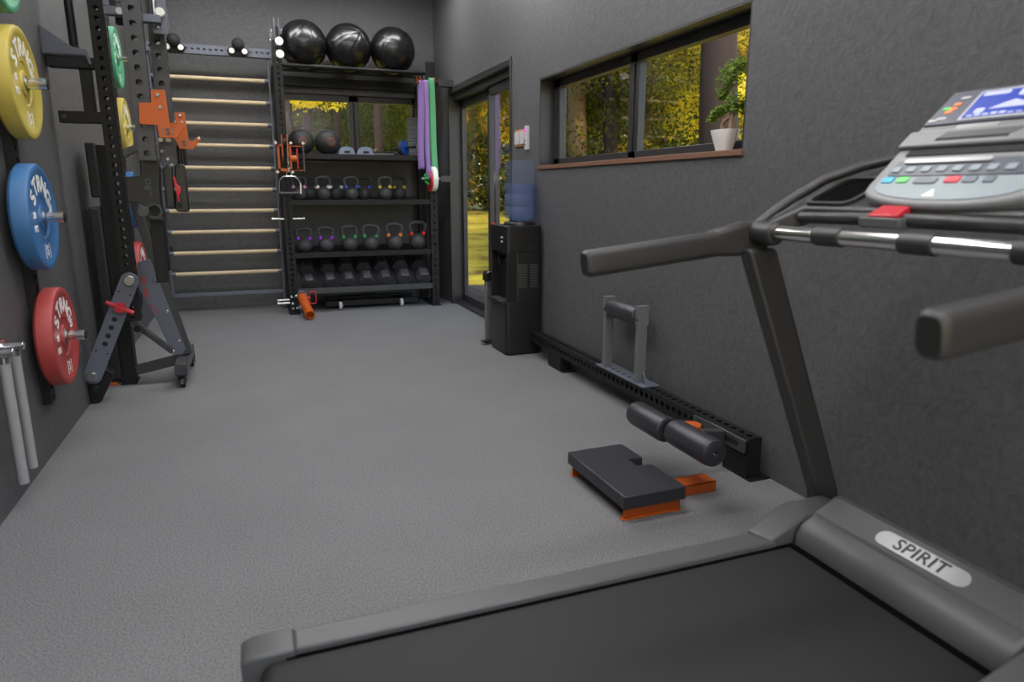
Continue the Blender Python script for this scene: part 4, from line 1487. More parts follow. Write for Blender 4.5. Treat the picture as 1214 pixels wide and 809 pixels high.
# ------------------------------------------------------------------ bands, small plates and cable handle gear on the rack
def band(name_label, x0, y, z0, z1, w, m, depth=0.05, lean=0.0, wx=0.03):
    # a flat latex loop hanging over a hook: two strands with a wrap at the top and bottom
    r = thing('resistance_band', name_label, 'resistance band', (x0, y, z1), 'resistance bands')
    b = MB()
    pts = []
    n = 10
    for i in range(n + 1):
        a = PI * i / n
        pts.append((0.5 * depth * math.cos(a), z1 - 0.02 + 0.02 * math.sin(a)))
    for i in range(n + 1):
        a = PI * i / n
        pts.append((-0.5 * depth * math.cos(a), z0 + 0.03 - 0.03 * math.sin(a)))
    K = len(pts)
    th = 0.0055
    vs, fs = [], []
    cxm = Vector((0, (z0 + z1) / 2, 0))
    def seg_at(dy, z):
        k = (z1 - z) / (z1 - z0)
        return x0 + lean * k + wx * 0.12 * math.sin(k * 7), k
    loop = []
    for (dy, z) in pts:
        loop.append((dy, z))
    # subdivide the straight runs
    full = []
    for i in range(K):
        a, c = loop[i], loop[(i + 1) % K]
        L = math.hypot(a[0] - c[0], a[1] - c[1])
        m_ = max(1, int(L / 0.08))
        for q in range(m_):
            full.append((a[0] + (c[0] - a[0]) * q / m_, a[1] + (c[1] - a[1]) * q / m_))
    K = len(full)
    for i in range(K):
        a, c = full[i - 1], full[(i + 1) % K]
        tx, tz = c[0] - a[0], c[1] - a[1]
        l_ = math.hypot(tx, tz) or 1
        nx, nz = tz / l_, -tx / l_
        xx, k = seg_at(*full[i])
        for (sx, sn) in ((-1, 0), (1, 0), (1, 1), (-1, 1)):
            vs.append((xx + sx * w / 2, y + full[i][0] - nx * th * sn, full[i][1] - nz * th * sn))
    for i in range(K):
        a, c = i * 4, ((i + 1) % K) * 4
        for q in range(4):
            fs.append((a + q, a + (q + 1) % 4, c + (q + 1) % 4, c + q))
    b.add(vs, fs, m)
    b.build('loop', r, bevel=0.001, smooth=40)
    return r
t = thing('band_hooks', 'orange double hook bracket on the rack end holding the purple and green bands', 'hook', (1.74, 6.99, 2.2))
b = MB()
for x in (1.62, 1.655, 1.80):
    b.tube([(x + 0.02, 7.015, 2.235), (x + 0.02, 6.93, 2.235), (x + 0.012, 6.90, 2.24), (x - 0.012, 6.885, 2.27)], 0.007, M_ORANGE, n=8)
b.build('hook', t)
b = MB()
b.box((1.61, 7.005, 2.205), (1.855, 7.0165, 2.27), M_BLACK)
b.box((1.83, 6.90, 2.20), (1.985, 7.0, 2.262), M_SATIN)
b.build('bracket', t, bevel=0.002)
band('purple resistance band hanging on the rack end, shorter wide strand', 1.672, 6.965, 1.40, 2.252, 0.05, M_PURPLE, 0.07, -0.018)
band('purple resistance band hanging on the rack end, longer strand beside the green one', 1.705, 6.915, 1.29, 2.25, 0.036, M_PURPLE, 0.06, 0.012)
band('green resistance band hanging on the rack end next to the wall', 1.765, 6.93, 1.33, 2.275, 0.055, M_GREENBAND, 0.05, 0.02)

def small_disc(name, label, x0, x1, y, z, r, m, cat='weight plate'):
    d = thing(name, label, cat, ((x0 + x1) / 2, y, z))
    w = abs(x1 - x0)
    M, L = frame((x0, y, z), (x1, y, z))
    b = MB()
    b.lathe([(0.02, 0.004), (0.04, 0.0), (r * 0.62, 0.006), (r * 0.8, 0.0), (r * 0.95, 0.0), (r, 0.006), (r, w - 0.006), (r * 0.95, w), (0.02, w)], m, M, 36, close=True)
    b.build('disc', d, smooth=45)
    b = MB()
    b.lathe([(0.021, -0.001), (0.029, -0.001), (0.029, w + 0.001), (0.021, w + 0.001)], M_STEEL, M, 24, close=True)
    b.build('hub_ring', d)
    return d
t = thing('plate_peg', 'grey horizontal peg beside the rack end carrying small fractional plates', 'peg', (1.85, 6.93, 1.31))
b = MB()
b.cyl((1.655, 6.93, 1.31), (1.935, 6.93, 1.31), 0.0165, M_STEEL)
b.build('pin', t)
b = MB()
b.box((1.84, 6.90, 1.28), (1.935, 7.0, 1.34), M_SATIN)
b.build('mount', t, bevel=0.003)
small_disc('small_plate', 'small white weight plate on the peg below the green band', 1.74, 1.79, 6.93, 1.31, 0.122, M_WHITE)
small_disc('small_plate', 'small red weight plate behind the white one below the bands', 1.722, 1.738, 6.93, 1.285, 0.105, M_RED)
t = thing('spring_collar', 'green star shaped bar collar on the peg below the purple bands', 'collar', (1.69, 6.93, 1.31))
b = MB()
b.cyl((1.675, 6.93, 1.31), (1.715, 6.93, 1.31), 0.036, mat('bright green plastic', (28, 138, 62), 0.45), n=24)
for k in range(6):
    a = 2 * PI * k / 6
    b.cyl((1.68, 6.93 + 0.03 * math.cos(a), 1.31 + 0.03 * math.sin(a)), (1.71, 6.93 + 0.062 * math.cos(a), 1.31 + 0.062 * math.sin(a)), 0.012, MATS['bright green plastic'], n=10)
b.build('star_knob', t)
MB().cyl((1.64, 6.93, 1.31), (1.676, 6.93, 1.31), 0.008, M_CHROME).build('stub', t)

# pins on the post
def peg(label, p0, p1, r=0.012, cap=0.018, mcap=M_CHROME, name='storage_pin', ms=M_STEEL, group='chrome pins on the post'):
    o = thing(name, label, 'pin', p0, group)
    b = MB()
    b.cyl(p0, p1, r, ms, n=14)
    b.build('shaft', o)
    d = (Vector(p1) - Vector(p0)).normalized()
    b = MB()
    b.cyl(p1, Vector(p1) + d * 0.012, cap, mcap, n=20)
    b.build('end_cap', o, bevel=0.003)
    return o
peg('white capped storage pin at the top of the post, upper of two', (0.366, 7.018, 2.508), (0.366, 6.90, 2.508), cap=0.036, mcap=M_WHITE)
peg('white capped storage pin at the top of the post, lower of two', (0.366, 7.018, 2.40), (0.366, 6.90, 2.40), cap=0.036, mcap=M_WHITE)
peg('chrome pin through the post pointing to the ladder below the cable handle', (0.306, 7.055, 0.925), (0.205, 7.055, 0.925))
peg('chrome pin through the post pointing to the kettlebells below the cable handle', (0.384, 7.055, 0.925), (0.485, 7.055, 0.925))
peg('chrome pin low on the post pointing to the ladder, rear of two', (0.306, 7.08, 0.13), (0.205, 7.08, 0.13))
peg('chrome pin low on the post pointing to the ladder, front of two', (0.306, 7.03, 0.105), (0.20, 7.03, 0.105))
t = thing('base_bolts', 'cluster of bright bolt heads at the bottom of the post', 'bolts', (0.345, 7.015, 0.1))
for (x, z) in ((0.325, 0.17), (0.365, 0.175), (0.33, 0.10), (0.37, 0.055), (0.33, 0.052), (0.395, 0.06)):
    MB().cyl((x, 7.016 if x < 0.385 else 7.03, z), (x, 7.0, z), 0.013, M_CHROME, n=12).build('bolt', t, bevel=0.003)
t = thing('post_cap', 'forked steel plate on top of the tall perforated post', 'bracket', (0.36, 7.05, 2.53))
for x in (0.335, 0.375):
    MB().box((x, 7.03, 2.531), (x + 0.008, 7.07, 2.73), M_BLUEGREY).build('fork_plate', t, bevel=0.002)
b = MB()
b.box((0.306, 7.016, 2.53), (0.384, 7.094, 2.54), M_BLACK)
b.box((0.345, 7.035, 2.54), (0.373, 7.065, 2.66), M_BLACK)
b.build('core', t, bevel=0.002)
for (x, z) in ((0.305, 2.62), (0.302, 2.585), (0.30, 2.54), (0.395, 2.63)):
    MB().cyl((x, 7.035, z), (x, 7.02, z), 0.009, M_CHROME, n=12).build('bolt', t)
b = MB()
b.box((0.296, 7.018, 2.52), (0.31, 7.05, 2.64), M_SLATE)
b.box((0.388, 7.018, 2.60), (0.40, 7.05, 2.645), M_SLATE)
b.build('side_plate', t)

# orange pulley carriage with cable handle
t = thing('pulley_carriage', 'orange steel pulley carriage clamped round the tall post', 'pulley', (0.36, 7.0, 1.5))
b = MB()
y0 = 6.955
b.box((0.285, y0, 1.37), (0.305, 7.10, 1.62), M_ORANGE)
b.box((0.392, y0, 1.37), (0.41, 7.10, 1.62), M_ORANGE)
b.box((0.285, y0, 1.60), (0.41, y0 + 0.01, 1.62), M_ORANGE)
b.box((0.285, y0, 1.37), (0.41, y0 + 0.01, 1.40), M_ORANGE)
b.box((0.41, 6.98, 1.60), (0.52, 7.01, 1.607), M_ORANGE)
b.box((0.41, 6.98, 1.378), (0.52, 7.01, 1.385), M_ORANGE)
b.cyl((0.40, 6.97, 1.49), (0.455, 6.97, 1.49), 0.03, M_ORANGE)
b.build('frame', t, bevel=0.002, label='orange frame')
b = MB()
for x in (0.325, 0.372):
    b.prism([(y0 - 0.09, 1.50), (y0, 1.44), (y0 + 0.02, 1.62), (y0 - 0.03, 1.70), (y0 - 0.06, 1.70)], x, x + 0.008, M_ORANGE, 'x')
b.build('cheek_plates', t, bevel=0.002, label='orange cheek plates')
b = MB()
M, L = frame((0.336, y0 - 0.035, 1.63), (0.368, y0 - 0.035, 1.63))
b.lathe([(0.01, 0), (0.05, 0), (0.042, L / 2), (0.05, L), (0.01, L)], M_BLACK_PLASTIC, M, 28, close=True)
b.build('pulley_wheel', t)
MB().box((0.455, 6.955, 1.40), (0.468, 6.985, 1.58), M_RED).build('pull_knob', t, bevel=0.004, label='red pull knob')
MB().box((0.512, 6.975, 1.37), (0.53, 7.015, 1.625), M_SATIN).build('guard_rod', t, bevel=0.004)
for (x, z) in ((0.275, 1.63), (0.41, 1.63), (0.275, 1.365), (0.41, 1.365), (0.52, 1.63)):
    MB().cyl((x, y0, z), (x, y0 - 0.014, z), 0.014, M_STEEL, n=14).build('bolt', t, bevel=0.002)
t = thing('cable_handle', 'steel stirrup handle hanging from the orange pulley carriage', 'cable handle', (0.37, 6.88, 1.2))
b = MB()
hx, hy = 0.373, 6.89
pts = [(hx - 0.095, hy, 1.165), (hx - 0.097, hy, 1.25), (hx - 0.085, hy, 1.29), (hx - 0.05, hy, 1.325), (hx + 0.05, hy, 1.325), (hx + 0.085, hy, 1.29), (hx + 0.097, hy, 1.25), (hx + 0.095, hy, 1.165)]
b.tube(pts, 0.0075, M_CHROME, n=10)
b.tube([(hx + 0.022 * math.cos(a), hy, 1.345 + 0.022 * math.sin(a)) for a in [2 * PI * i / 16 for i in range(16)]], 0.006, M_CHROME, n=8, closed=True)
b.build('stirrup', t)
MB().cyl((hx - 0.092, hy, 1.168), (hx + 0.092, hy, 1.168), 0.015, M_GRIP).build('grip', t, bevel=0.002)
b = MB()
for k in range(5):
    z = 1.378 + k * 0.028
    c = []
    for i in range(12):
        a = 2 * PI * i / 12
        c.append((hx + (0.009 * math.cos(a) if k % 2 else 0), hy + (0 if k % 2 else 0.009 * math.cos(a)), z + 0.019 * math.sin(a)))
    b.tube(c, 0.0035, M_CHROME, n=6, closed=True)
b.cyl((hx, hy, 1.51), (hx - 0.01, hy + 0.02, 1.67), 0.003, M_CHROME)
b.build('chain', t)

# orange tilting barbell holder on the floor
t = thing('barbell_holder', 'orange steel barbell tube holder tilted against the post base with a red pull ring', 'barbell holder', (0.45, 6.85, 0))
A, B = Vector((0.418, 6.93, 0.175)), Vector((0.46, 6.60, 0.046))
M, L = frame(A, B)
b = MB()
b.lathe([(0.030, 0), (0.045, 0), (0.045, L), (0.037, L), (0.037, L - 0.05), (0.0, L - 0.05)], M_ORANGE, M, 28)
b.build('tube', t, label='orange tube')
b = MB()
b.tube([A + Vector((0.045 * math.cos(a), -0.002, 0.01 + 0.045 * math.sin(a))) for a in [rad(200 - k * 22) for k in range(11)]], 0.008, M_BLUEGREY, n=8)
b.box((0.385, 6.93, 0.13), (0.45, 7.015, 0.19), M_BLACK)
b.build('hinge', t, bevel=0.002)
b = MB()
b.tube([(x, 6.94, z) for (x, z) in rrect(0.49, 0.10, 0.55, 0.225, 0.025, 5)], 0.006, M_RED, n=8, closed=True)
b.cyl((0.455, 6.94, 0.165), (0.49, 6.94, 0.163), 0.014, M_RED)
b.build('pull_ring', t, label='red pull ring')

# ------------------------------------------------------------------ wall bars
t = thing('wall_bars', 'tall wall ladder of pale wooden rungs between dark steel side rails', 'wall bars', (-0.23, 7.5, 0))
LX0, LX1 = -0.765, 0.275
for x in (LX0, LX1):
    b = MB()
    b.box((x - 0.006, 7.40, 0.0), (x + 0.006, 7.50, 2.50), M_BLUEGREY)
    b.box((x - 0.03, 7.41, 0.0), (x + 0.03, 7.47, 0.006), M_BLACK)
    b.build('side_rail', t, bevel=0.001)
zs = [2.235, 2.03, 1.823, 1.622, 1.41, 1.203, 0.998, 0.794, 0.589, 0.385]
for z in zs:
    b = MB()
    b.cyl((LX0 + 0.04, 7.45, z), (LX1 - 0.04, 7.45, z), 0.019, M_WOOD, n=18)
    rg = b.build('rung', t, label='pale wooden rung')
    for xa in (LX0 + 0.006, LX1 - 0.042):
        MB().cyl((xa, 7.45, z), (xa + 0.036, 7.45, z), 0.022, M_BLUEGREY, n=18).build('end_socket', rg)
b = MB()
b.box((LX0, 7.46, 0.155), (LX1, 7.49, 0.19), M_BLUEGREY)
b.build('lower_cross_rail', t, bevel=0.002)
for z in (0.6, 2.2):
    for x in (LX0, LX1):
        MB().box((x - 0.01, 7.50, z), (x + 0.01, YB, z + 0.05), M_BLACK).build('wall_bracket', t)
t = thing('top_crossmember', 'blue grey perforated crossmember above the wooden wall bars', 'crossmember', (-0.23, 7.40, 2.47))
b = MB()
b.perf((LX0 - 0.05, 7.40, 2.478), (0.305, 7.40, 2.478), 0.07, 0.082, M_BLUEGREY, pitch=0.05, r=0.0125, sides='uU', n=14)
b.build('beam', t, smooth=20)
for gx_, tx in ((-0.53, 'nearer the rack uprights'), (0.017, 'nearer the tall post')):
    t = thing('pull_up_grip', 'black ball pull-up grip with white end caps on the top crossmember, ' + tx, 'pull-up grip', (gx_, 7.35, 2.5), 'ball grips on the crossmember')
    b = MB()
    b.lathe([(0.058 * math.sin(rad(a)), -0.058 * math.cos(rad(a))) for a in range(0, 181, 10)], M_FOAM, Matrix.Translation((gx_, 7.33, 2.537)), 24)
    b.build('ball', t, smooth=60)
    for dx in (-0.058, 0.055):
        b = MB()
        b.cyl((gx_ + dx, 7.36, 2.476), (gx_ + dx, 7.325, 2.476), 0.036, M_BLACK, n=24)
        s1 = b.build('socket', t, bevel=0.003)
        MB().cyl((gx_ + dx, 7.325, 2.476), (gx_ + dx, 7.315, 2.476), 0.025, M_WHITE, n=24).build('end_cap', s1, bevel=0.003, label='white end cap')
    MB().box((gx_ - 0.04, 7.34, 2.44), (gx_ + 0.04, 7.365, 2.52), M_BLACK).build('mount', t, bevel=0.003)

# ------------------------------------------------------------------ bumper plates on wall pegs (left wall)
def wall_plate(cname, m, y, z, kg, label, x_in=-0.905, r=0.225, w=0.075, text=True, group='bumper plates on the left wall'):
    d = thing('bumper_plate', label, 'bumper plate', (x_in, y, z), group)
    M, L = frame((x_in, y, z), (x_in + w, y, z))
    b = MB()
    b.lathe([(0.027, 0.012), (0.075, 0.012), (0.085, 0.006), (0.15, 0.006), (0.19, 0.0), (r - 0.012, 0.0), (r, 0.012), (r, w - 0.012), (r - 0.004, w - 0.003), (r - 0.012, w), (0.195, w), (0.187, w - 0.006),
             (0.09, w - 0.006), (0.083, w - 0.012), (0.052, w - 0.012), (0.050, w - 0.004), (0.027, w - 0.004)], m, M, 64, close=True)
    disc = b.build('rubber_disc', d, smooth=40)
    b = MB()
    b.lathe([(0.0255, w - 0.0045), (0.032, w - 0.0045), (0.032, w + 0.001), (0.0255, w + 0.001)], M_STEEL, M, 32, close=True)
    b.build('steel_hub', d)
    if text:
        xf = x_in + w - 0.0055
        b = MB()
        for k, ch in enumerate('STRNG'):
            a = rad(90 + 54 - k * 27)
            rr = 0.138
            py, pz = y + rr * math.cos(a), z + rr * math.sin(a)
            rt = (0, math.sin(a), -math.cos(a))
            up = (0, math.cos(a), math.sin(a))
            b.text(ch, 0.098, M_WHITE, basis((xf, py, pz), rt, up), depth=0.0008, bold=0.0028)
        Mx = lambda yy_, zz_: basis((xf, yy_, zz_), (0, 1, 0), (0, 0, 1))
        b.text(kg, 0.045, M_WHITE, Mx(y + 0.13, z + 0.035), depth=0.0008, bold=0.0015)
        b.text(kg, 0.036, M_WHITE, Mx(y - 0.125, z + 0.01), depth=0.0008, bold=0.0012)
        b.text('KG', 0.036, M_WHITE, Mx(y - 0.125, z - 0.045), depth=0.0008, bold=0.0012)
        b.text('S', 0.06, M_WHITE, Mx(y + 0.0, z - 0.145), depth=0.0008, bold=0.001)
        for sg in (-1, 1):
            c0 = y + sg * 0.033
            b.box((xf, c0 - 0.003, z - 0.17), (xf + 0.0008, c0 + 0.003, z - 0.12), M_WHITE)
            b.box((xf, min(c0, c0 - sg * 0.012), z - 0.176), (xf + 0.0008, max(c0, c0 - sg * 0.012), z - 0.17), M_WHITE)
            b.box((xf, min(c0, c0 - sg * 0.012), z - 0.12), (xf + 0.0008, max(c0, c0 - sg * 0.012), z - 0.114), M_WHITE)
        b.build('lettering', d, smooth=0)
    p = thing('plate_peg', 'chrome peg on the left wall carrying the ' + cname, 'peg', (XL, y, z), 'chrome plate pegs')
    b = MB()
    b.cyl((XL + 0.03, y, z), (-0.757, y, z), 0.0235, M_CHROME, n=28)
    b.build('sleeve', p)
    b = MB()
    b.cyl((-0.757, y, z), (-0.752, y, z), 0.019, M_MATT_BLACK, n=24)
    b.build('end_plug', p)
    return d
cols1 = [('green bumper plate', M_GREEN, 3.47, 2.12, '10', 'green bumper plate at the very top of the column near the camera'),
         ('near yellow plate', M_YELLOW, 3.545, 1.635, '15', 'yellow bumper plate on the left wall above the big blue one'),
         ('near blue plate', M_BLUE, 3.52, 1.085, '20', 'blue bumper plate hanging between the near yellow and red plates'),
         ('near red plate', M_RED, 3.60, 0.545, '25', 'red bumper plate hanging lowest on the left wall above the floor')]
for i, (nm, m, y, z, kg, lb) in enumerate(cols1):
    mm = M_REDSOFT if m is M_RED else m
    wall_plate(nm, mm, y, z, kg, lb)
cols2 = [('far green plate', M_GREEN, 6.34, 2.195, '10', 'green bumper plate seen between the two perforated uprights'),
         ('far yellow plate', M_YELLOW, 6.40, 1.685, '15', 'yellow bumper plate seen behind the perforated upright below the far green one'),
         ('far blue plate', M_BLUE, 6.44, 1.12, '20', 'blue bumper plate mostly hidden behind the black hinge box'),
         ('far red plate', M_REDSOFT, 6.40, 0.56, '25', 'red bumper plate mostly hidden behind the sloping bench frame')]
for (nm, m, y, z, kg, lb) in cols2:
    wall_plate(nm, m, y, z, kg, lb, x_in=-0.93)
for (y, tx) in ((3.545, 'behind the near column of bumper plates'), (6.40, 'behind the far column of bumper plates')):
    t = thing('wall_rail', 'black perforated vertical rail on the left wall ' + tx, 'rail', (XL + 0.017, y, 0.9), 'plate storage rails')
    b = MB()
    b.perf((XL + 0.018, y, 0.25), (XL + 0.018, y, 2.75), 0.034, 0.075, M_BLACK, ref=(0, 1, 0), pitch=0.05, r=0.013, sides='uU', thick=0.004)
    b.build('rail', t, smooth=20)

# ------------------------------------------------------------------ hanging light bars at the lower left
t = thing('wall_holder', 'chrome two-arm wall holder low on the left wall nearest the camera', 'holder', (XL, 3.0, 0.61))
for y in (2.95, 3.075):
    b = MB()
    b.cyl((XL, y, 0.612), (XL + 0.085, y, 0.612), 0.016, M_CHROME)
    b.build('arm', t, bevel=0.003)
b = MB()
b.box((XL, 2.91, 0.585), (XL + 0.012, 3.12, 0.64), M_CHROME)
b.build('wall_plate', t, bevel=0.002)
M_SLEEVE = mat('pale grey sleeve', (150, 150, 150), 0.5)
for y, z0, tx in ((3.075, 0.115, 'hanging from the chrome holder, farther from the camera'), (2.95, 0.10, 'hanging from the chrome holder, nearer the camera')):
    t = thing('steel_tube', 'pale grey tube ' + tx, 'tube', (XL + 0.05, y, z0), 'pale tubes on the holder')
    b = MB()
    b.tube([(XL + 0.05, y, z0), (XL + 0.05, y, 0.594)], 0.018, M_SLEEVE, n=20)
    b.build('tube', t)
    MB().cyl((XL + 0.05, y, 0.575), (XL + 0.05, y, 0.5955), 0.02, M_CHROME, n=20).build('collar', t)

# ------------------------------------------------------------------ fold-back rack upright and its wall brackets
t = thing('rack_upright', 'black perforated rack upright held off the left wall by gusset brackets', 'rack upright', (-0.675, 4.42, 0.5))
b = MB()
b.perf((-0.675, 4.437, 0.46), (-0.675, 4.437, 2.76), 0.075, 0.075, M_BLACK, ref=(0, 1, 0), pitch=0.05, r=0.0125, sides='uUvV')
up = b.build('post', t, smooth=20)
b = MB()
b.box((-0.70, 4.4, 0.47), (-0.65, 4.47, 0.475), M_MATT_BLACK)
b.build('end_plate', t)
b = MB()
b.prism([(-0.938, 1.893), (-0.938, 2.03), (-0.80, 1.93), (-0.735, 1.922), (-0.722, 1.85), (-0.735, 1.85), (-0.745, 1.893)], 4.378, 4.388, M_BLUEGREY, 'y')
b.box((-0.938, 4.388, 1.887), (-0.735, 4.46, 1.897), M_BLUEGREY)
b.build('upper_gusset', t, bevel=0.002, label='blue grey gusset bracket')
b = MB()
b.box((-0.93, 4.39, 1.83), (-0.713, 4.46, 1.885), M_BLACK)
b.build('wall_arm', t, bevel=0.004)
b = MB()
b.box((-0.91, 4.40, 1.552), (-0.713, 4.46, 1.612), M_BLACK)
b.cyl((-0.885, 4.40, 1.582), (-0.885, 4.394, 1.582), 0.012, M_SATIN)
b.build('wall_arm', t, bevel=0.004)
b = MB()
b.tube([(-0.80, 4.43, 1.90), (-0.805, 4.43, 2.76)], 0.022, M_BLACK, n=14)
b.box((-0.825, 4.40, 1.895), (-0.775, 4.46, 1.94), M_BLACK)
b.build('strut_tube', t, bevel=0.002)
b = MB()
b.box((-0.79, 4.41, 1.60), (-0.735, 4.46, 1.84), M_BLACK)
b.build('link_plate', t, bevel=0.003)

# two lever arms hanging from a beam above, with orange brackets
t = thing('lever_arm', 'grey perforated arm with an orange plate standing between upright and wall bars, nearer one', 'lever arm', (-0.44, 3.84, 1.3))
b = MB()
b.perf((-0.44, 3.84, 1.34), (-0.44, 3.84, 2.70), 0.076, 0.076, M_SATIN, ref=(0, 1, 0), pitch=0.065, r=0.0145, sides='uUvV')
b.build('perforated_arm', t, smooth=20)
b = MB()
b.prism([(-0.392, 1.662), (-0.332, 1.665), (-0.327, 1.50), (-0.318, 1.488), (-0.300, 1.492), (-0.285, 1.515), (-0.27, 1.52), (-0.262, 1.50), (-0.298, 1.448), (-0.368, 1.445), (-0.378, 1.452), (-0.381, 1.503), (-0.449, 1.504), (-0.455, 1.51), (-0.449, 1.601), (-0.395, 1.605)], 3.783, 3.791, M_ORANGE, 'y')
op = b.build('orange_plate', t, bevel=0.001, label='orange bracket plate')
for (x, z) in ((-0.365, 1.640), (-0.360, 1.585)):
    MB().cyl((x, 3.783, z), (x, 3.775, z), 0.0085, M_STEEL, n=14).build('bolt', op, bevel=0.002)
def bracket_logo(x, y, z, s):
    b = MB()
    Ml = basis((x, y, z), (1, 0, 0), (0, 0, 1))
    b.text('S', s, M_SATIN, Ml, depth=0.0006, bold=0.0014)
    h = s * 0.38
    for sg in (-1, 1):
        c0 = x + sg * s * 0.52
        b.box((c0 - 0.0015, y - 0.0006, z - h), (c0 + 0.0015, y, z + h), M_BLUEGREY)
        b.box((min(c0, c0 - sg * 0.010), y - 0.0006, z - h), (max(c0, c0 - sg * 0.010), y, z - h + 0.003), M_BLUEGREY)
        b.box((min(c0, c0 - sg * 0.010), y - 0.0006, z + h - 0.003), (max(c0, c0 - sg * 0.010), y, z + h), M_BLUEGREY)
    return b
bracket_logo(-0.338, 3.7822, 1.472, 0.042).build('logo', op, smooth=0)
t = thing('lever_arm', 'grey perforated arm with an orange hook plate, the one closest to the wall bars', 'lever arm', (-0.37, 4.13, 1.4))
b = MB()
b.perf((-0.372, 4.138, 1.50), (-0.372, 4.138, 2.70), 0.072, 0.076, M_SATIN, ref=(0, 1, 0), pitch=0.065, r=0.0145, sides='uUvV')
b.build('perforated_arm', t, smooth=20)
b = MB()
b.prism([(-0.313, 1.578), (-0.268, 1.581), (-0.262, 1.448), (-0.249, 1.442), (-0.238, 1.446), (-0.222, 1.463), (-0.208, 1.462), (-0.204, 1.450), (-0.245, 1.402), (-0.307, 1.404), (-0.318, 1.44), (-0.345, 1.47), (-0.345, 1.51), (-0.325, 1.525), (-0.312, 1.535)], 3.95, 3.958, M_ORANGE, 'y')
b.box((-0.345, 3.958, 1.47), (-0.31, 4.10, 1.53), M_ORANGE)
op = b.build('orange_plate', t, bevel=0.001, label='orange hook plate')
for (x, z) in ((-0.290, 1.565), (-0.285, 1.532), (-0.214, 1.456)):
    MB().cyl((x, 3.95, z), (x, 3.942, z), 0.0075, M_STEEL, n=14).build('bolt', op, bevel=0.002)
bracket_logo(-0.284, 3.9492, 1.430, 0.036).build('logo', op, smooth=0)

# pulley carriers high up between the arms
t = thing('arm_carrier', 'blue grey steel carrier with a bright round bolt linking the arms at the top', 'carrier', (-0.5, 3.95, 2.05))
b = MB()
b.box((-0.585, 4.02, 2.03), (-0.46, 4.07, 2.07), M_BLUEGREY)
b.box((-0.585, 4.02, 2.07), (-0.555, 4.05, 2.40), M_BLUEGREY)
b.box((-0.535, 4.02, 2.09), (-0.505, 4.05, 2.40), M_BLUEGREY)
b.box((-0.44, 3.90, 1.985), (-0.33, 3.95, 2.02), M_BLUEGREY)
b.build('plates', t, bevel=0.003)
MB().cyl((-0.515, 4.02, 2.045), (-0.515, 4.0, 2.045), 0.019, M_STEEL, n=24).build('bolt', t, bevel=0.003)
b = MB()
b.box((-0.555, 4.03, 2.07), (-0.535, 4.10, 2.40), M_MATT_BLACK)
b.box((-0.545, 4.07, 2.0), (-0.475, 4.11, 2.03), M_MATT_BLACK)
b.build('rubber_stops', t)
t = thing('roller_bracket', 'blue grey bolted roller bracket high on the arm closest to the wall bars', 'bracket', (-0.33, 3.95, 2.05))
b = MB()
b.prism(rrect(-0.375, 1.945, -0.305, 2.35, 0.012), 3.96, 3.97, M_BLUEGREY, 'y')
b.box((-0.372, 3.97, 1.99), (-0.31, 4.098, 2.10), M_BLUEGREY)
b.build('plate', t, bevel=0.002)
MB().cyl((-0.333, 3.96, 2.04), (-0.333, 3.93, 2.04), 0.021, M_WHITE, n=24).build('roller_cap', t, bevel=0.004, label='white round cap')
for (x, z) in ((-0.365, 1.985), (-0.345, 1.975)):
    MB().cyl((x, 3.96, z), (x, 3.95, z), 0.006, M_STEEL, n=12).build('screw', t)
MB().cyl((-0.358, 3.95, 1.99), (-0.358, 3.955, 2.35), 0.012, M_STEEL, n=14).build('rod', t)

# black hinge box with tube socket and pin
t = thing('hinge_box', 'black steel hinge box with a round tube socket and lynch pin under the grey arm', 'hinge box', (-0.46, 4.0, 1.2))
b = MB()
b.prism([(-0.50, 1.36), (-0.414, 1.36), (-0.424, 1.13), (-0.415, 1.045), (-0.497, 1.045), (-0.505, 1.13), (-0.575, 1.14), (-0.575, 1.265), (-0.50, 1.27)], 3.99, 4.09, M_BLACK_PLASTIC, 'y')
b.build('box', t, bevel=0.004)
b = MB()
b.prism([(-0.568, 1.36), (-0.568, 1.40), (-0.50, 1.43), (-0.49, 1.40)], 4.0, 4.06, M_SATIN, 'y')
b.build('brace', t, bevel=0.002)
MB().box((-0.49, 4.03, 0.72), (-0.435, 4.09, 1.05), M_BLACK).build('drop_post', t, bevel=0.003)
M, L = frame((-0.455, 3.99, 1.095), (-0.455, 3.965, 1.095))
b = MB()
b.lathe([(0.028, 0), (0.038, 0), (0.038, L), (0.028, L)], M_SATIN, M, 28, close=True)
b.build('tube_socket', t)
b = MB()
b.cyl((-0.455, 3.989, 1.095), (-0.455, 3.985, 1.095), 0.029, M_MATT_BLACK, n=24)
b.build('socket_bore', t)
b = MB()
b.cyl((-0.505, 3.99, 1.092), (-0.505, 3.94, 1.092), 0.029, M_SATIN, n=28)
b.build('end_knob', t, bevel=0.005)
b = MB()
b.cyl((-0.476, 3.99, 1.21), (-0.476, 3.97, 1.21), 0.016, M_SATIN, n=20)
b.build('pin', t, bevel=0.002)
b = MB()
b.tube([(-0.470 + 0.012 * math.cos(2 * PI * i / 14), 3.98, 1.243 + 0.012 * math.sin(2 * PI * i / 14)) for i in range(14)], 0.0025, M_BLUEGREY, n=6, closed=True)
b.tube([(-0.470, 3.98, 1.231), (-0.466, 3.98, 1.165)], 0.0025, M_BLUEGREY, n=6)
b.tube([(-0.462, 3.98, 1.22), (-0.458, 3.98, 1.19), (-0.465, 3.98, 1.17)], 0.0022, M_BLUEGREY, n=6)
b.build('lynch_pin', t)
t = thing('weight_carriage', 'blue grey bolted carriage plate hanging below the orange brackets', 'carriage', (-0.38, 4.2, 1.35))
b = MB()
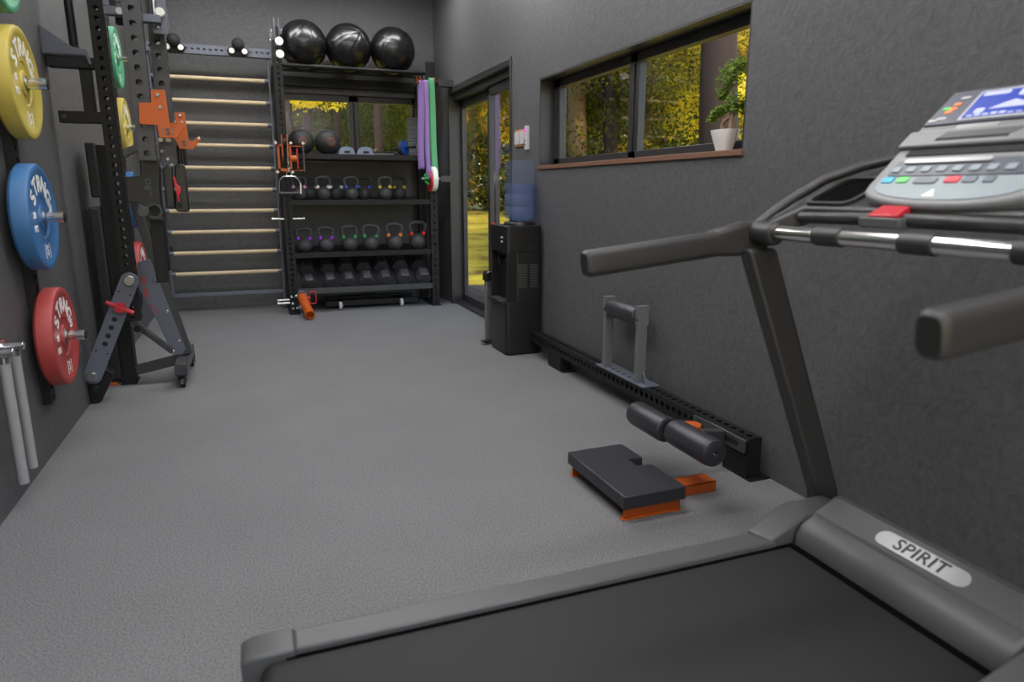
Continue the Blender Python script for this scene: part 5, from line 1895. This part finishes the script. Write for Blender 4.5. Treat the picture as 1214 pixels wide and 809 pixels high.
b.prism([(-0.42, 1.47), (-0.33, 1.475), (-0.325, 1.40), (-0.35, 1.32), (-0.38, 1.27), (-0.41, 1.30), (-0.425, 1.40)], 4.16, 4.17, M_BLUEGREY, 'y')
b.build('plate', t, bevel=0.002)
for (x, z) in ((-0.41, 1.40), (-0.385, 1.36), (-0.37, 1.33)):
    MB().cyl((x, 4.16, z), (x, 4.15, z), 0.009, M_STEEL, n=14).build('bolt', t, bevel=0.002)
for x in (-0.405, -0.37):
    MB().cyl((x, 4.155, 1.455), (x, 4.10, 1.455), 0.011, mat('cream spacer', (205, 192, 160), 0.5), n=14).build('spacer', t)
b = MB()
for k in range(3):
    b.cyl((-0.325 + k * 0.013, 4.14, 1.43), (-0.325 + k * 0.013, 4.14, 1.33), 0.011, M_BLACK_PLASTIC, n=14)
b.cyl((-0.31, 4.14, 1.46), (-0.31, 4.14, 1.25), 0.006, M_STEEL, n=10)
b.build('damper', t)
t = thing('latch_panel', 'black latch panel with a red pull handle beside the hinge box', 'latch panel', (-0.33, 4.0, 1.2))
b = MB()
b.prism([(-0.345, 1.315), (-0.335, 1.33), (-0.305, 1.33), (-0.298, 1.315), (-0.295, 1.10), (-0.305, 1.086), (-0.355, 1.09), (-0.362, 1.11)], 4.02, 4.08, M_BLACK_PLASTIC, 'y')
b.prism([(-0.40, 1.11), (-0.40, 1.30), (-0.375, 1.33), (-0.355, 1.315), (-0.36, 1.11)], 4.00, 4.05, M_BLACK_PLASTIC, 'y')
b.build('panel', t, bevel=0.006, seg=3)
b = MB()
b.prism([(-0.357, 1.265), (-0.348, 1.27), (-0.337, 1.225), (-0.325, 1.215), (-0.323, 1.19), (-0.334, 1.175), (-0.335, 1.145), (-0.343, 1.14)], 3.985, 4.0, M_RED, 'y')
b.build('pull_handle', t, bevel=0.004, seg=3, label='red pull handle')
MB().cyl((-0.338, 4.02, 1.12), (-0.338, 4.01, 1.12), 0.014, M_BLACK, n=20).build('knob', t)

# blue grey adjuster arm with a red handle
t = thing('adjuster_arm', 'blue grey slotted arm with a red wing handle leaning to the foot of the upright', 'adjuster arm', (-0.77, 4.3, 0.4))
A, B = Vector((-0.655, 4.335, 0.715)), Vector((-0.905, 4.335, 0.165))
ax = (B - A).normalized()
Ma = basis(A, (-ax.z, 0, ax.x), tuple(ax))
L = (B - A).length
b = MB()
b.prism(rrect(-0.047, -0.03, 0.047, L + 0.04, 0.044, 8), -0.006, 0.006, M_BLUEGREY, 'z', Ma)
arm = b.build('plate', t, bevel=0.002)
zf = -1 if Ma.col[2][1] > 0 else 1
for s_, m_, r_ in ((0.012, M_STEEL, 0.029), (L - 0.005, M_STEEL, 0.029)):
    M2 = Ma @ Matrix.Translation((0, s_, 0))
    b = MB()
    b.cyl(M2 @ Vector((0, 0, 0.006 * zf)), M2 @ Vector((0, 0, 0.03 * zf)), r_, m_, n=24)
    b.build('pivot_bolt', t, bevel=0.004)
b = MB()
for s_ in (0.25, 0.30, 0.35, 0.40):
    M2 = Ma @ Matrix.Translation((0, s_, 0))
    b.cyl(M2 @ Vector((0, 0, 0.0055 * zf)), M2 @ Vector((0, 0, 0.007 * zf)), 0.014, M_MATT_BLACK, n=16)
for s_, u_ in ((0.09, -0.03), (0.09, 0.03), (0.45, -0.03), (0.45, 0.03)):
    M2 = Ma @ Matrix.Translation((u_, s_, 0))
    b.cyl(M2 @ Vector((0, 0, 0.0055 * zf)), M2 @ Vector((0, 0, 0.007 * zf)), 0.005, M_MATT_BLACK, n=10)
b.build('adjuster_holes', arm, smooth=0)
b = MB()
h0, h1 = Vector((-0.785, 4.30, 0.592)), Vector((-0.655, 4.30, 0.522))
hm = (h0 + h1) / 2
b.tube([h0, hm, h1], 0.011, M_RED, n=10, rs=[0.012, 0.014, 0.012])
b.tube([hm + Vector((0.0, 0.03, 0)), hm + Vector((0, -0.012, 0))], 0.028, M_RED, n=16)
b.build('wing_handle', t, label='red wing handle')
t = thing('floor_bracket', 'black floor bracket on the left wall carrying the foot of the blue grey arm', 'bracket', (-0.88, 4.4, 0))
b = MB()
b.prism([(-0.938, 0.0), (-0.938, 0.13), (-0.895, 0.20), (-0.86, 0.215), (-0.80, 0.165), (-0.89, 0.0)], 4.36, 4.44, M_BLACK, 'y')
b.cyl((-0.90, 4.36, 0.085), (-0.90, 4.34, 0.085), 0.022, M_BLACK_PLASTIC, n=20)
b.build('body', t, bevel=0.004)
MB().box((-0.90, 4.345, 0.22), (-0.89, 4.36, 0.30), mat('amber tag', (222, 150, 30), 0.5)).build('tag', t, label='amber tag')

# ------------------------------------------------------------------ bench stored upright on its end
t = thing('weight_bench', 'black padded weight bench stored upright against the left wall on castors', 'bench', (-0.7, 4.8, 0))
b = MB()
b.box((-0.90, 4.76, 0.03), (-0.835, 5.05, 1.10), M_FOAM)
b.build('back_pad', t, bevel=0.014, seg=3)
b = MB()
b.box((-0.875, 4.76, 1.155), (-0.82, 5.05, 1.475), M_FOAM)
b.build('seat_pad', t, bevel=0.012, seg=3)
b = MB()
b.box((-0.833, 4.77, 0.0), (-0.755, 4.87, 1.46), M_BLACK)
b.build('spine_tube', t, bevel=0.003)
for (x, z, r_) in ((-0.80, 0.004, 0),):
    MB().box((-0.84, 4.73, 0.0), (-0.75, 4.90, 0.006), M_BLACK).build('base_plate', t)
MB().box((-0.90, 4.74, 0.0), (-0.86, 4.76, 0.02), M_ORANGE).build('floor_clip', t, label='orange clip')
b = MB()
b.beam((-0.755, 4.80, 0.075), (-0.50, 4.80, 0.125), 0.05, 0.06, M_SATIN, ref=(0, 0, 1))
b.build('foot_strut', t, bevel=0.003)
b = MB()
b.box((-0.505, 4.52, 0.085), (-0.435, 5.14, 0.155), M_SATIN)
cb = b.build('cross_foot', t, bevel=0.004)
for (x, y) in ((-0.47, 4.555), (-0.455, 5.10)):
    b = MB()
    b.cyl((x - 0.014, y, 0.034), (x + 0.014, y, 0.034), 0.034, M_BLACK_PLASTIC, n=24)
    w_ = b.build('castor_wheel', t, bevel=0.004)
    b = MB()
    b.cyl((x - 0.021, y, 0.034), (x + 0.021, y, 0.034), 0.008, M_STEEL, n=12)
    b.cyl((x, y - 0.0345, 0.034), (x, y - 0.0365, 0.034), 0.006, M_STEEL, n=12)
    b.box((x - 0.022, y - 0.016, 0.03), (x - 0.018, y + 0.016, 0.09), M_BLACK)
    b.box((x + 0.018, y - 0.016, 0.03), (x + 0.022, y + 0.016, 0.09), M_BLACK)
    b.build('fork', w_)
b = MB()
b.beam((-0.655, 4.80, 1.13), (-0.445, 4.80, 0.16), 0.075, 0.05, M_SATIN, ref=(1, 0, 0))
b.build('main_tube', t, bevel=0.004)
b = MB()
b.prism([(-0.669, 0.766), (-0.60, 0.784), (-0.478, 0.30), (-0.452, 0.20), (-0.475, 0.165), (-0.53, 0.17), (-0.60, 0.40), (-0.683, 0.62)], 4.745, 4.755, M_BLUEGREY, 'y')
sp = b.build('side_plate', t, bevel=0.002, label='blue grey side plate')
for (x, z) in ((-0.585, 0.655), (-0.535, 0.45), (-0.485, 0.255)):
    MB().cyl((x, 4.745, z), (x, 4.735, z), 0.010, M_CHROME, n=14).build('bolt', sp, bevel=0.002)
b = MB()
for (x0, z0, x1, z1) in ((-0.655, 0.68, -0.64, 0.62), (-0.65, 0.60, -0.63, 0.55), (-0.625, 0.50, -0.615, 0.47), (-0.60, 0.47, -0.59, 0.44)):
    b.box((x0, 4.7435, z1), (x1, 4.7448, z0), M_REDSOFT)
b.build('decal', sp, smooth=0)
b = MB()
b.beam((-0.68, 4.72, 0.60), (-0.715, 4.72, 0.39), 0.04, 0.03, M_SATIN, ref=(1, 0, 0))
b.beam((-0.715, 4.72, 0.40), (-0.665, 4.72, 0.335), 0.05, 0.03, M_SATIN, ref=(1, 0, 0))
b.beam((-0.675, 4.72, 0.345), (-0.525, 4.72, 0.195), 0.05, 0.03, M_SATIN, ref=(1, 0, 0))
b.cyl((-0.705, 4.705, 0.36), (-0.705, 4.69, 0.36), 0.022, M_BLACK, n=18)
b.cyl((-0.52, 4.705, 0.20), (-0.52, 4.695, 0.20), 0.011, M_CHROME, n=14)
b.build('folding_link', t, bevel=0.003)
b = MB()
b.box((-0.58, 4.80, 0.70), (-0.50, 4.88, 1.05), M_BLACK)
b.build('handle_post', t, bevel=0.003)
b = MB()
b.prism(rrect(-0.585, 0.64, -0.515, 0.80, 0.02), 4.80, 4.81, M_BLUEGREY, 'y')
b.build('hinge_plate', t, bevel=0.002, label='blue grey hinge plate')
